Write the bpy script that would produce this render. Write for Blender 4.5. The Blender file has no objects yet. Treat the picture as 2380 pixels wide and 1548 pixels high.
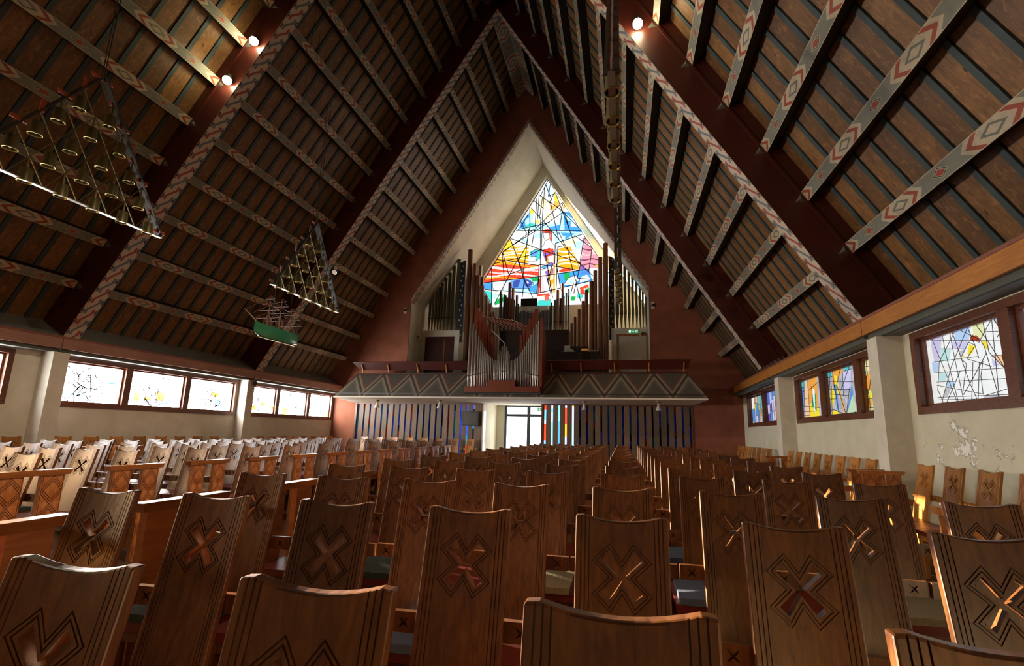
import bpy, bmesh, math, random
import numpy as np
from mathutils import Vector, Matrix
random.seed(7)
FZ = -.26                    # floor level in drawing units (drawing zero is the level the heights were measured from)
S = 0.76                      # drawing units -> metres, applied to every top-level object at the end
PI = math.pi
sc = bpy.context.scene
COL = sc.collection

# ---------------------------------------------------------------- camera
FPX, YAW, PITCH, ROLL, HC, CX, CY = 1072.95, .1874, .1731, .0214, 1.4821, 1245.88, 819.19
def cam_axes():
    cy, sy, cp, sp, cr, sr = math.cos(YAW), math.sin(YAW), math.cos(PITCH), math.sin(PITCH), math.cos(ROLL), math.sin(ROLL)
    r = Vector((cy, sy, 0)); fw = Vector((-sy, cy, 0)); u = Vector((0, 0, 1))
    F = fw*cp + u*sp; U = -fw*sp + u*cp
    return r*cr + U*sr, -r*sr + U*cr, F
AR, AU, AF = cam_axes()
cd = bpy.data.cameras.new('camera'); cam = bpy.data.objects.new('camera', cd); COL.objects.link(cam)
cd.sensor_width = 36; cd.sensor_fit = 'HORIZONTAL'; cd.lens = FPX/2380*36
cd.shift_x = (1190-CX)/2380; cd.shift_y = (CY-774)/2380
cd.clip_start = .02; cd.clip_end = 300
mw = Matrix((AR, AU, -AF)).transposed().to_4x4(); mw.translation = Vector((0, 0, (HC-FZ)*S))
cam.matrix_world = mw
sc.camera = cam
def project(p):
    w = Vector(p)-Vector((0, 0, HC)); d = w.dot(AF)
    if d < .05: return None
    return CX+FPX*w.dot(AR)/d, CY-FPX*w.dot(AU)/d
def inframe(p, m=30):
    q = project(p)
    return q is not None and -m < q[0] < 2380+m and -m < q[1] < 1548+m

# ---------------------------------------------------------------- world, sun, exposure
sc.view_settings.view_transform = 'Standard'; sc.view_settings.look = 'None'
sc.view_settings.gamma = 1; sc.view_settings.use_curve_mapping = False
sc.view_settings.exposure = 0.4
sc.cycles.use_denoising = True
sc.cycles.max_bounces = 10; sc.cycles.diffuse_bounces = 6; sc.cycles.glossy_bounces = 4; sc.cycles.transparent_max_bounces = 12
sc.cycles.sample_clamp_indirect = 6
LEFT_GLOW, RIGHT_GLOW, GABLE_GLOW, DOOR_GLOW = 36.0, .68, 1.25, 5.0
W = bpy.data.worlds.new('sky'); sc.world = W; W.use_nodes = True
bg = W.node_tree.nodes['Background']; bg.inputs[0].default_value = (.8, .9, 1, 1); bg.inputs[1].default_value = .15
sl = bpy.data.lights.new('sun', 'SUN'); sun = bpy.data.objects.new('sun', sl); COL.objects.link(sun)
sl.energy = 75; sl.angle = math.radians(.6); sl.color = (1, .84, .6)
SUN_DIR = Vector((.94, -.30, -.122)).normalized()
sun.rotation_euler = SUN_DIR.to_track_quat('-Z', 'Y').to_euler()
sun.location = (-30, -10, 8)

# ---------------------------------------------------------------- node helpers
def C(h):
    h = h.lstrip('#'); o = []
    for i in (0, 2, 4):
        c = int(h[i:i+2], 16)/255
        o.append(c/12.92 if c <= .04045 else ((c+.055)/1.055)**2.4)
    return (*o, 1)
class E:                                            # scalar node expression
    def __init__(s, nt, k): s.nt, k_ = nt, k; s.k = k
    def op(s, o, *a):
        n = s.nt.nodes.new('ShaderNodeMath'); n.operation = o
        for i, v in enumerate((s,)+a):
            if isinstance(v, E): s.nt.links.new(v.k, n.inputs[i])
            else: n.inputs[i].default_value = v
        return E(s.nt, n.outputs[0])
    def __add__(s, b): return s.op('ADD', b)
    def __sub__(s, b): return s.op('SUBTRACT', b)
    def __mul__(s, b): return s.op('MULTIPLY', b)
    def __truediv__(s, b): return s.op('DIVIDE', b)
    def abs(s): return s.op('ABSOLUTE')
    def mod(s, b): return s.op('FLOORED_MODULO', b)
    def lt(s, b): return s.op('LESS_THAN', b)
    def gt(s, b): return s.op('GREATER_THAN', b)
    def min(s, b): return s.op('MINIMUM', b)
    def max(s, b): return s.op('MAXIMUM', b)
    def floor(s): return s.op('FLOOR')
    __radd__ = __add__; __rmul__ = __mul__
class MT:                                           # material under construction
    def __init__(s, name, rough=.6, spec=.5):
        s.m = bpy.data.materials.new(name); s.m.use_nodes = True; s.nt = s.m.node_tree
        s.b = s.nt.nodes['Principled BSDF']; s.b.inputs['Roughness'].default_value = rough
        s.b.inputs['Specular IOR Level'].default_value = spec
    def n(s, t, **k):
        x = s.nt.nodes.new(t)
        for a, v in k.items(): setattr(x, a, v)
        return x
    def l(s, a, b): s.nt.links.new(a.k if isinstance(a, E) else a, b)
    def coord(s, kind='Object'): return s.n('ShaderNodeTexCoord').outputs[kind]
    def uv(s):
        x = s.n('ShaderNodeSeparateXYZ'); s.l(s.coord('UV'), x.inputs[0]); return E(s.nt, x.outputs[0]), E(s.nt, x.outputs[1])
    def xyz(s, kind='Object'):
        x = s.n('ShaderNodeSeparateXYZ'); s.l(s.coord(kind), x.inputs[0]); return [E(s.nt, x.outputs[i]) for i in range(3)]
    def mix(s, f, a, b):
        x = s.n('ShaderNodeMix', data_type='RGBA'); 
        if isinstance(f, (int, float)): x.inputs[0].default_value = f
        else: s.l(f, x.inputs[0])
        for v, i in ((a, 6), (b, 7)):
            if isinstance(v, tuple): x.inputs[i].default_value = v
            else: s.l(v, x.inputs[i])
        return x.outputs[2]
    def noise(s, scale, detail=4, stretch=(1, 1, 1), rnd=False, dist=0, rough=.55):
        mp = s.n('ShaderNodeMapping'); mp.inputs['Scale'].default_value = stretch; s.l(s.coord(), mp.inputs[0])
        if rnd:
            oi = s.n('ShaderNodeObjectInfo'); cm = s.n('ShaderNodeCombineXYZ')
            q = E(s.nt, oi.outputs['Random'])*37.0
            for i in range(3): s.l(q, cm.inputs[i])
            s.l(cm.outputs[0], mp.inputs['Location'])
        t = s.n('ShaderNodeTexNoise'); t.inputs['Scale'].default_value = scale; t.inputs['Detail'].default_value = detail
        t.inputs['Distortion'].default_value = dist; t.inputs['Roughness'].default_value = rough
        s.l(mp.outputs[0], t.inputs['Vector']); return E(s.nt, t.outputs['Fac'])
    def ramp(s, f, lo, hi):                          # smooth 0..1
        x = s.n('ShaderNodeMapRange'); x.inputs[1].default_value = lo; x.inputs[2].default_value = hi; s.l(f, x.inputs[0]); return E(s.nt, x.outputs[0])
    def col(s, c):
        if isinstance(c, tuple): s.b.inputs['Base Color'].default_value = c
        else: s.l(c, s.b.inputs['Base Color'])
        return s
    def bump(s, f, strength=.3, dist=.01):
        x = s.n('ShaderNodeBump'); x.inputs['Strength'].default_value = strength; x.inputs['Distance'].default_value = dist
        s.l(f, x.inputs['Height']); s.l(x.outputs[0], s.b.inputs['Normal']); return s
def plain(name, c, rough=.6, metal=0, var=.12, scale=6):
    t = MT(name, rough); c = C(c) if isinstance(c, str) else c
    d = tuple(x*(1-var*2) for x in c[:3])+(1,)
    t.col(t.mix(t.noise(scale, 5), d, c)); t.b.inputs['Metallic'].default_value = metal
    return t.m
def wood(name, c1, c2, rough=.4, stretch=(14, 14, 1), scale=3, coat=0, rnd=True, tone=.35):
    t = MT(name, rough)
    f = t.ramp(t.noise(scale, 5, stretch, rnd, .6), .3, .7)
    big = t.ramp(t.noise(1.3, 3, (1, 1, .5), rnd), .25, .75)
    c = t.mix(f, C(c1), C(c2))
    c = t.mix(big*tone, c, tuple(x*.35 for x in C(c1)[:3])+(1,))
    if rnd:
        oi = t.n('ShaderNodeObjectInfo'); h = t.n('ShaderNodeHueSaturation')
        t.l(E(t.nt, oi.outputs['Random'])*.7+.65, h.inputs['Value']); t.l(c, h.inputs['Color']); c = h.outputs[0]
    t.col(c); t.bump(f, .12, .002); t.b.inputs['Coat Weight'].default_value = coat; t.b.inputs['Coat Roughness'].default_value = .2
    return t.m

# ---------------------------------------------------------------- mesh helpers
class MB:
    def __init__(s): s.v, s.f, s.mi, s.uvs, s.cur = [], [], [], [], 0
    def face(s, pts, uv=None, mi=None):
        i = len(s.v); s.v += [tuple(p) for p in pts]; s.f.append(tuple(range(i, i+len(pts))))
        s.mi.append(s.cur if mi is None else mi); s.uvs.append(uv); return s
    def mesh8(s, P):                                 # 8 corners: bottom ring 0-3, top ring 4-7
        i = len(s.v); s.v += [tuple(p) for p in P]
        for q in ((3, 2, 1, 0), (4, 5, 6, 7), (0, 1, 5, 4), (1, 2, 6, 5), (2, 3, 7, 6), (3, 0, 4, 7)):
            s.f.append(tuple(i+k for k in q)); s.mi.append(s.cur); s.uvs.append(None)
        return s
    def box(s, x0, x1, y0, y1, z0, z1):
        return s.mesh8([(x0, y0, z0), (x1, y0, z0), (x1, y1, z0), (x0, y1, z0), (x0, y0, z1), (x1, y0, z1), (x1, y1, z1), (x0, y1, z1)])
    def bar(s, a, b, w, h, up=(0, 0, 1)):            # square-section bar from a to b
        a, b = Vector(a), Vector(b); d = (b-a).normalized(); u = Vector(up)
        x = d.cross(u)
        if x.length < 1e-4: x = d.cross(Vector((0, 1, 0)))
        x.normalize(); y = x.cross(d); P = []
        for c in (a, b):
            for i, j in ((-1, -1), (1, -1), (1, 1), (-1, 1)): P.append(c+x*w/2*i+y*h/2*j)
        return s.mesh8(P)
    def tube(s, a, b, r0, r1=None, n=8, caps=True):
        r1 = r0 if r1 is None else r1; a, b = Vector(a), Vector(b); d = (b-a).normalized()
        x = d.cross(Vector((0, 0, 1)))
        if x.length < 1e-3: x = Vector((1, 0, 0))
        x.normalize(); y = d.cross(x); i = len(s.v)
        for c, r in ((a, r0), (b, r1)):
            for k in range(n):
                t = 2*PI*k/n; s.v.append(tuple(c+x*r*math.cos(t)+y*r*math.sin(t)))
        fs = [(i+k, i+(k+1) % n, i+n+(k+1) % n, i+n+k) for k in range(n)]
        if caps: fs += [tuple(i+k for k in range(n))[::-1], tuple(i+n+k for k in range(n))]
        for q in fs: s.f.append(q); s.mi.append(s.cur); s.uvs.append(None)
        return s
    def lathe(s, c, prof, n=16):                     # profile [(r,z)...] about vertical axis at c
        i = len(s.v)
        for r, z in prof:
            for k in range(n):
                t = 2*PI*k/n; s.v.append((c[0]+r*math.cos(t), c[1]+r*math.sin(t), c[2]+z))
        for j in range(len(prof)-1):
            for k in range(n):
                s.f.append((i+j*n+k, i+j*n+(k+1) % n, i+(j+1)*n+(k+1) % n, i+(j+1)*n+k)); s.mi.append(s.cur); s.uvs.append(None)
        return s
    def prism(s, poly, f0, f1):                      # extrude polygon; f0/f1 map 2D point -> 3D
        n = len(poly); A = [f0(p) for p in poly]; B = [f1(p) for p in poly]
        s.face(A[::-1]); s.face(B)
        for k in range(n): s.face([A[k], A[(k+1) % n], B[(k+1) % n], B[k]])
        return s
    def ball(s, c, r, n=10):
        m = n//2
        return s.lathe(c, [(max(1e-4, r*math.sin(PI*j/m)), -r*math.cos(PI*j/m)) for j in range(m+1)], n)
    def data(s, name, mats, smooth=False):
        me = bpy.data.meshes.new(name); me.from_pydata(s.v, [], s.f)
        for m in (mats if isinstance(mats, (list, tuple)) else [mats]): me.materials.append(m)
        me.polygons.foreach_set('material_index', s.mi)
        if any(u is not None for u in s.uvs):
            l = me.uv_layers.new(name='UVMap')
            for p, u in zip(me.polygons, s.uvs):
                if u:
                    for k, li in enumerate(p.loop_indices): l.data[li].uv = u[k]
        bm = bmesh.new(); bm.from_mesh(me); bmesh.ops.remove_doubles(bm, verts=bm.verts, dist=1e-5)
        bmesh.ops.recalc_face_normals(bm, faces=bm.faces); bm.to_mesh(me); bm.free()
        if smooth:
            me.shade_smooth()
            try: me.set_sharp_from_angle(angle=math.radians(40))
            except Exception: pass
        return me
    def build(s, name, mats, parent=None, smooth=False):
        return obj(name, s.data(name, mats, smooth), parent)
def obj(name, me, parent=None):
    o = bpy.data.objects.new(name, me); COL.objects.link(o)
    if parent: o.parent = parent
    return o
def tag(o, label, cat, group=None, kind=None):
    o['label'] = label; o['category'] = cat
    if group: o['group'] = group
    if kind: o['kind'] = kind
    return o
def thing(name, label, cat, loc=(0, 0, 0), rz=0, group=None):
    o = bpy.data.objects.new(name, None); COL.objects.link(o); o.location = loc; o.rotation_euler = (0, 0, rz)
    o.empty_display_size = .1
    return tag(o, label, cat, group)
def struct(o): o['kind'] = 'structure'; return o
def dup(root, loc, rz, label, group=None):
    r = root.copy(); COL.objects.link(r); r.location = loc; r.rotation_euler = (0, 0, rz); r['label'] = label
    if group: r['group'] = group
    for ch in list(root.children):
        c = ch.copy(); COL.objects.link(c); c.parent = r
        for g in ch.children:
            d = g.copy(); COL.objects.link(d); d.parent = c
    return r
def rel(c, loc): return tuple(a-b for a, b in zip(c, loc))
ORD = ['', 'first', 'second', 'third', 'fourth', 'fifth', 'sixth', 'seventh', 'eighth', 'ninth', 'tenth', 'eleventh', 'twelfth', 'thirteenth', 'fourteenth', 'fifteenth', 'sixteenth', 'seventeenth', 'eighteenth', 'nineteenth', 'twentieth']

# ---------------------------------------------------------------- materials
M = {}
def plaster(name, c, c2, peel=False, sc_=2.2):
    t = MT(name, .85, .3)
    col = t.mix(t.ramp(t.noise(sc_, 6), .3, .75), C(c), C(c2))
    if peel:
        x, y, z = t.xyz()
        n = t.noise(3.2, 8, rough=.68)
        zone = (((y-8.0)*.85).abs()+((z-1.42)*1.6).abs()).op('MULTIPLY', .13)
        mk = t.ramp(n-zone, .50, .515); edge = t.ramp(n-zone, .485, .50)
        col = t.mix(edge, col, C('#5d5648')); col = t.mix(mk, col, C('#efeee6'))
        t.bump(mk, .5, .01)
    t.col(col); return t.m
M['wall_r'] = plaster('plaster_wall_cream', '#c6c2aa', '#d5d1bc', True)
M['wall_l'] = plaster('plaster_wall_grey', '#c6bfad', '#d8d1c0')
M['white'] = plaster('plaster_white', '#c9c5b4', '#dad6c8', False, 1.2)
M['column'] = plaster('plaster_column', '#c9c2b2', '#d8d2c4', False, 4)
M['redwall'] = plaster('painted_wall_oxblood', '#7f4a38', '#985c45', False, 1.5)
M['soffit'] = plaster('plaster_soffit', '#d9cfc0', '#e5dccd')
M['truss_red'] = plain('paint_oxblood_beam', '#4a1a11', .42, var=.1)
M['dark'] = plain('timber_near_black', '#1c140e', .6)
M['grey_band'] = plain('paint_grey_green_band', '#55584f', .7)
M['eave'] = plain('paint_eave_grey', '#6f706c', .6)
M['rib'] = plain('paint_grey_rib', '#5e5a52', .7)
M['lead'] = plain('lead_came', '#15161a', .5)
M['black'] = plain('black_plastic', '#0c0c0d', .4)
M['brass'] = plain('brass_aged', '#7a7048', .38, .6, .2, 9)
M['brass_in'] = plain('brass_bright', '#c8a95a', .3, .8)
M['steel'] = plain('steel_bar', '#b9b6ad', .3, .8)
M['white_paint'] = plain('white_paint', '#d8d4cb', .5)
M['cable'] = plain('cable_dark', '#34322b', .5)
M['gold'] = plain('gilt_strip', '#c38a3a', .3, .8)
M['tag_orange'] = plain('orange_tag', '#b5502a', .5)
M['tag_pink'] = plain('pink_tag', '#b98f92', .5)
M['win_wood'] = wood('window_wood', '#5a3423', '#7a4a33', .35, (3, 3, 14), rnd=False)
M['fascia_r'] = wood('fascia_pine_orange', '#a36529', '#c58238', .45, (16, 1.2, 16), 2.2, rnd=False)
M['fascia_l'] = wood('fascia_pine_rose', '#94695a', '#a87a66', .6, (16, 1.2, 16), 2.2, rnd=False)
M['fascia_top'] = plain('fascia_top_rose', '#8a5142', .5)
M['oak_dark'] = wood('slat_oak', '#6a5240', '#87705a', .5, (18, 18, 1.2), 2.5)
M['rail_wood'] = wood('gallery_rail_wood', '#3d1711', '#542219', .35, (1.2, 16, 16), 2.2, rnd=False)
M['case_wood'] = wood('organ_case_mahogany', '#6d2f1b', '#8a3f24', .35, (12, 12, 1.2), 2.2, rnd=False)
M['case_dark'] = wood('organ_case_dark', '#2c1812', '#3a2018', .4, (12, 12, 1.2), 2.2, rnd=False)
M['pipe_wood'] = wood('organ_pipe_wood', '#6d432b', '#8a5a3a', .35, (12, 12, 1), 2.2)
M['chair'] = wood('chair_walnut', '#502b15', '#805026', .34, (16, 16, 1), 2.6, .15)
M['chair_dk'] = wood('chair_walnut_dark', '#3a1c0b', '#552b10', .4, (16, 16, 1), 2.6, 0)
M['chair_lt'] = wood('chair_oak_light', '#a5672c', '#cf9046', .32, (16, 16, 1), 2.6, .25)
M['carved'] = None
M['seat'] = plain('seat_red_leather', '#6a2418', .38, var=.15)
def cushion(name, c):
    t = MT(name, .95, .2); n = t.noise(60, 3); t.col(t.mix(n, tuple(x*.5 for x in C(c)[:3])+(1,), C(c))); t.bump(n, .5, .004); return t.m
CUSH = [(cushion('cushion_blue_grey', '#5c6477'), 'blue grey'), (cushion('cushion_green', '#39433b'), 'dark green'), (cushion('cushion_beige', '#8d8268'), 'beige')]
def metal_pipe(name, c, rough): return plain(name, c, rough, .8, .18, 3)
M['pipe_bronze'] = metal_pipe('organ_pipe_bronze', '#6f6a50', .38)
M['pipe_grey'] = metal_pipe('organ_pipe_lead', '#6d7177', .35)
M['pipe_silver'] = metal_pipe('organ_pipe_tin', '#b5afa6', .28)
def emis(name, c, s):
    t = MT(name); c = C(c); t.col(c); t.b.inputs['Emission Color'].default_value = c; t.b.inputs['Emission Strength'].default_value = s; return t.m
M['lamp_on'] = emis('lamp_glow', '#fff1c0', 60)
M['bulb'] = plain('bulb_opal', '#e8e2d2', .2)
M['green_sign'] = emis('exit_sign_green', '#2f8a5a', .5)
M['sign_white'] = emis('exit_sign_white', '#e8f2ea', .8)
M['chrome'] = plain('spot_chrome', '#b0a8a0', .15, .9)
M['paper'] = plain('paper', '#dedad0', .8)
M['navy'] = plain('organ_panel_navy', '#1c2836', .55)
M['cream_tri'] = plain('cream_triangle', '#cfc7ae', .6)
M['ship_green'] = plain('ship_hull_green', '#2f7a55', .22, var=.1)
M['ship_black'] = plain('ship_topsides', '#1d2420', .3)
M['ship_wood'] = wood('ship_spars', '#6b4a36', '#8d6a50', .5, (9, 9, 9))
def floor_mat():
    t = MT('floor_parquet', .3); x, y, z = t.xyz()
    n = t.noise(2.5, 5); br = t.n('ShaderNodeTexBrick'); t.l(t.coord(), br.inputs[0])
    br.inputs['Scale'].default_value = 2.2; br.inputs['Mortar Size'].default_value = .006; br.inputs['Row Height'].default_value = .12; br.inputs['Brick Width'].default_value = .6
    br.inputs['Color1'].default_value = C('#4d3325'); br.inputs['Color2'].default_value = C('#63432f'); br.inputs['Mortar'].default_value = C('#20150f')
    t.col(t.mix(n*.5, br.outputs[0], C('#3a261b'))); return t.m
M['floor'] = floor_mat()
def plank_mat(name, a, b, c):
    t = MT(name, .5); x, y, z = t.xyz()
    cell = (y/.488).floor(); wn = t.n('ShaderNodeTexWhiteNoise', noise_dimensions='1D'); t.l(cell, wn.inputs['W'])
    r = E(t.nt, wn.outputs['Value'])
    grain = t.ramp(t.noise(3, 6, (1.2, 9, .8), False, 1.2), .3, .72)
    col = t.mix(grain, C(a), C(b)); col = t.mix(r*.7, col, C(c))
    vo = t.n('ShaderNodeTexVoronoi'); mp = t.n('ShaderNodeMapping'); mp.inputs['Scale'].default_value = (1.1, 3.2, 1.1)
    t.l(t.coord(), mp.inputs[0]); t.l(mp.outputs[0], vo.inputs['Vector']); vo.inputs['Scale'].default_value = 1.5
    knot = t.ramp(E(t.nt, vo.outputs['Distance']), .10, .05)
    mott = t.ramp(t.noise(4.5, 6, (1.5, 2.5, 1.5), False, .8, .65), .52, .72)
    col = t.mix(mott*.38, col, tuple(min(1, x*1.9) for x in C(b)[:3])+(1,)); col = t.mix(t.ramp(t.noise(3.1, 5, (1.3, 3, 1.3), False, .5), .55, .75)*.5, col, C('#24160c'))
    col = t.mix(knot*.9, col, C('#1b0f08'))
    seam = (y.mod(.488)-.02).abs().lt(.012).max((y.mod(.488)-.115).abs().lt(.012))
    col = t.mix(seam, col, C('#0d0906'))
    t.col(col); t.bump(grain, .15, .004); return t.m
M['plank'] = plank_mat('roof_planks', '#6b4a24', '#96693a', '#4c331d')
M['batten'] = plain('roof_batten_teal', '#3c4a4b', .6, var=.15, scale=4)
def purlin_mat():
    t = MT('purlin_painted', .6); u, v = t.uv(); P_ = 1.95; a = v.abs()
    GREY, CREAM, RED, BLK = C('#77786c'), C('#b4a88f'), C('#95432c'), C('#25211d')
    s = ((u-.45+P_/2).mod(P_)-P_/2).abs()
    g = ((u-.45).mod(P_)-P_/2).abs()
    c = t.mix((g+a*.16).lt(.56), GREY, CREAM)
    ch = g+a*.2
    c = t.mix(ch.gt(.36)*ch.lt(.47), c, RED)
    e = g/.24+a/.8
    c = t.mix(e.gt(.58)*e.lt(.92), c, C('#6b6d62'))
    d = s/.17+a/.72
    c = t.mix(d.lt(1.0), c, CREAM); c = t.mix(d.lt(.88), c, BLK); c = t.mix(d.lt(.72), c, CREAM); c = t.mix(d.lt(.6), c, RED)
    c = t.mix(a.gt(.9), c, CREAM)
    w = t.noise(9, 5); c = t.mix(t.ramp(w, .45, .8)*.35, c, C('#4a463d'))
    t.col(c); return t.m
M['purlin'] = purlin_mat()
def braid_mat():
    t = MT('rafter_braid_painted', .6); u, v = t.uv(); P_ = .69; a = v.abs()
    c = C('#c2b3a0'); c = t.mix(t.noise(12, 4)*.3, c, C('#a2937f'))
    edge = (a-.66)/.30
    tt = ((u/(P_/2)).mod(1.0)-.5).abs()*2.0
    c = t.mix((edge-tt*1.25).gt(.02)*a.lt(.93)*edge.gt(0.05), c, C('#2c2a2a'))
    def stroke(off):
        l = (u+off).mod(P_)-P_/2
        return (v-(l/.13).max(-1.0).min(1.0)*.46).abs().lt(.19)*l.abs().lt(.25)
    c = t.mix(stroke(0.0), c, C('#66717a')); c = t.mix(stroke(P_/2), c, C('#9a4a3a'))
    t.col(c); return t.m
M['braid'] = braid_mat()
def zigzag_mat():
    t = MT('gallery_zigzag_painted', .75); u, v = t.uv()
    tri = ((u/1.355).mod(1.0)-.5).abs()*-2.0+1.0
    f = v-tri*.9+.0
    c = t.mix(f.gt(-.30), C('#504d44'), C('#5f5b50'))
    c = t.mix(f.gt(-.16), c, C('#8c7a64'))
    c = t.mix(f.gt(-.02), c, C('#3a3630'))
    c = t.mix(f.gt(.14), c, C('#8c7a64'))
    c = t.mix(f.gt(.27), c, C('#653f33'))
    c = t.mix(f.gt(.42), c, C('#4b463f'))
    c = t.mix(v.gt(.97), c, C('#4a2a20'))
    w = t.noise(14, 6); c = t.mix(t.ramp(w, .4, .75)*.35, c, C('#6b6557'))
    t.col(c); return t.m
M['zigzag'] = zigzag_mat()
def carved_mat():
    t = MT('carved_post_oak', .35); u, v = t.uv()            # u across -1..1, v metres up
    h = .30; p = v.mod(h)/h; a = u.abs()
    ln = None
    for o in (0.0, .09, .18):
        q = (p-(a*.42+o)).abs().lt(.018); q2 = (p-(a*-.42+(1.0-o))).abs().lt(.018)
        q = q.max(q2); ln = q if ln is None else ln.max(q)
    ln = ln*a.lt(.86)
    g = t.ramp(t.noise(3, 5, (10, 10, 1), True, .5), .3, .7)
    c = t.mix(g, C('#9c5a2c'), C('#bd763c')); c = t.mix(ln, c, C('#3f1f0d')); c = t.mix((a-.9).abs().lt(.03), c, C('#4a2510'))
    t.col(c); t.bump(ln*-1.0, .6, .01); return t.m
M['carved'] = carved_mat()
M['arm_wood'] = wood('row_end_oak', '#95562a', '#b8743c', .3, (9, 1.2, 9), 2.5, .3)
def pane_mat(name, glow, clear=.75):
    m = bpy.data.materials.new(name); m.use_nodes = True; nt = m.node_tree; nt.nodes.clear()
    at = nt.nodes.new('ShaderNodeAttribute'); at.attribute_name = 'Col'
    tr = nt.nodes.new('ShaderNodeBsdfTransparent'); em = nt.nodes.new('ShaderNodeEmission'); ad = nt.nodes.new('ShaderNodeAddShader'); ou = nt.nodes.new('ShaderNodeOutputMaterial')
    k = nt.nodes.new('ShaderNodeVectorMath'); k.operation = 'SCALE'; k.inputs['Scale'].default_value = clear
    nt.links.new(at.outputs['Color'], k.inputs[0]); nt.links.new(k.outputs[0], tr.inputs[0])
    nt.links.new(at.outputs['Color'], em.inputs[0]); em.inputs[1].default_value = glow
    nt.links.new(tr.outputs[0], ad.inputs[0]); nt.links.new(em.outputs[0], ad.inputs[1]); nt.links.new(ad.outputs[0], ou.inputs[0])
    return m
M['pane_l'] = pane_mat('stained_glass_sunny_side', LEFT_GLOW)
M['pane_r'] = pane_mat('stained_glass_shady_side', RIGHT_GLOW)
M['pane_g'] = pane_mat('stained_glass_gable', GABLE_GLOW)
M['pane_d'] = pane_mat('door_glass_daylight', DOOR_GLOW)
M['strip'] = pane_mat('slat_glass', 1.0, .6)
PAL = dict(w='#f4f4f2', y='#ffd23a', ly='#fbf0b0', o='#f79a1e', r='#e0402a', b='#3f8fe0', lb='#a9d8f5', db='#4b79d8', nv='#39498f', g='#1f9a4a', tl='#3fb8ae', pk='#d7889a', br='#6b3b42', pu='#7d5aa8', sk='#f0dcd0', rh='#d0574a',
           lv='#cbc6e6', lb2='#b5cdf0', tl2='#bfe0e0', ly2='#e3e6b0', rb='#a8452c', ye='#f3dc3a', pe='#f2c9a0', gr='#bdbcc4', tq='#5fc0c4', bl='#5a8fd0', gn='#2f9a55', gn2='#bcd6b0', pk2='#e2b4b0')
PAL['or'] = '#eba34a'
BWL= [(-4.66,17.05,-4.25,15.92),(-4.66,17.05,-5.01,16.29),(-4.35,17.23,-4.49,16.25),(-4.49,16.25,-4.05,16.42),(-4.05,16.52,-4.45,15.77),(-4.73,16.92,-4.85,14.71),(-4.51,17.42,-4.73,16.92),(-5.08,16.43,-5.15,14.73),(-5.08,16.43,-4.33,15.76),(-5.42,16.04,-4.77,15.45),(-5.61,15.58,-4.88,14.72),(-5.67,15.52,-5.63,14.23),(-5.23,16.2,-5.29,14.21),(-4.85,16.27,-5.04,14.73),(-4.42,15.9,-3.53,15.16),(-3.53,15.8,-3.68,15.17),(-3.53,15.83,-5.32,14.07),(-4.02,16.41,-3.11,13.87),(-4.85,14.71,-3.41,12.84),(-4.33,15.76,-3.79,13.32),(-3.59,15.16,-3.73,14.11),(-3.59,15.16,-2.24,13.68),(-3.43,15.08,-3.17,14.07),(-3.56,15.09,-4.94,14.18),(-6.41,14.14,-4.37,14.48),(-6.54,14.08,-2.24,13.8),(-6.23,14.67,-5.82,13.84),(-5.73,15.18,-6.22,14.27),(-6.85,13.57,-4.91,12.72),(-4.94,14.18,-7.34,12.72),(-5.38,14.08,-7.34,12.66),(-5.32,14.07,-5.48,13.02),(-5.64,14.23,-5.81,13.17),(-5.7,14.1,-6.0,10.89),(-5.8,13.04,-6.35,12.01),(-6.88,13.53,-6.01,11.34),(-4.95,14.72,-4.88,9.95),(-4.82,14.71,-4.87,12.66),(-4.0,13.07,-2.21,13.61),(-3.79,13.78,-3.35,12.83),(-3.11,13.87,-2.73,12.8),(-2.18,13.61,-2.48,11.69),(-2.8,13.52,-1.69,12.61),(-3.35,12.77,-2.48,11.69),(-3.28,12.83,-2.71,10.56),(-4.0,13.07,-4.01,11.77),(-3.92,11.76,-3.62,10.09),(-2.18,13.48,-1.15,12.01),(-1.72,12.74,-1.93,11.16),(-2.48,11.69,-1.69,10.89),(-2.42,11.75,-2.83,9.81),(-7.34,12.66,-6.9,11.19),(-7.37,12.66,-7.18,10.87),(-7.84,11.95,-5.66,12.37),(-7.72,12.21,-6.41,11.98),(-6.36,12.14,-7.74,9.34),(-6.35,12.08,-5.94,10.95),(-6.41,11.98,-5.01,11.68),(-5.66,12.37,-4.91,12.72),(-4.91,12.72,-3.09,11.98),(-3.09,11.98,-2.48,11.69),(-5.01,11.75,-3.89,11.57),(-3.89,11.57,-2.54,11.25),(-8.22,11.71,-7.83,11.82),(-8.02,11.63,-7.93,9.22),(-8.6,10.7,-5.0,10.97),(-5.0,10.97,-1.93,11.31),(-6.9,11.19,-5.89,11.53),(-8.42,10.27,-5.1,9.89),(-5.1,9.89,-1.69,10.58),(-5.94,10.88,-5.34,9.64),(-5.88,10.95,-6.0,9.67),(-4.65,12.64,-4.11,9.6),(-4.14,11.77,-4.43,10.63),(-4.5,10.95,-4.23,9.86),(-3.81,12.86,-3.35,12.77),(-3.84,12.86,-3.9,10.23),(-2.71,10.5,-2.41,9.3),(-2.84,10.5,-3.01,9.82),(-5.0,10.97,-5.1,9.89),(-2.59,10.74,-1.57,10.64)]
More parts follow.
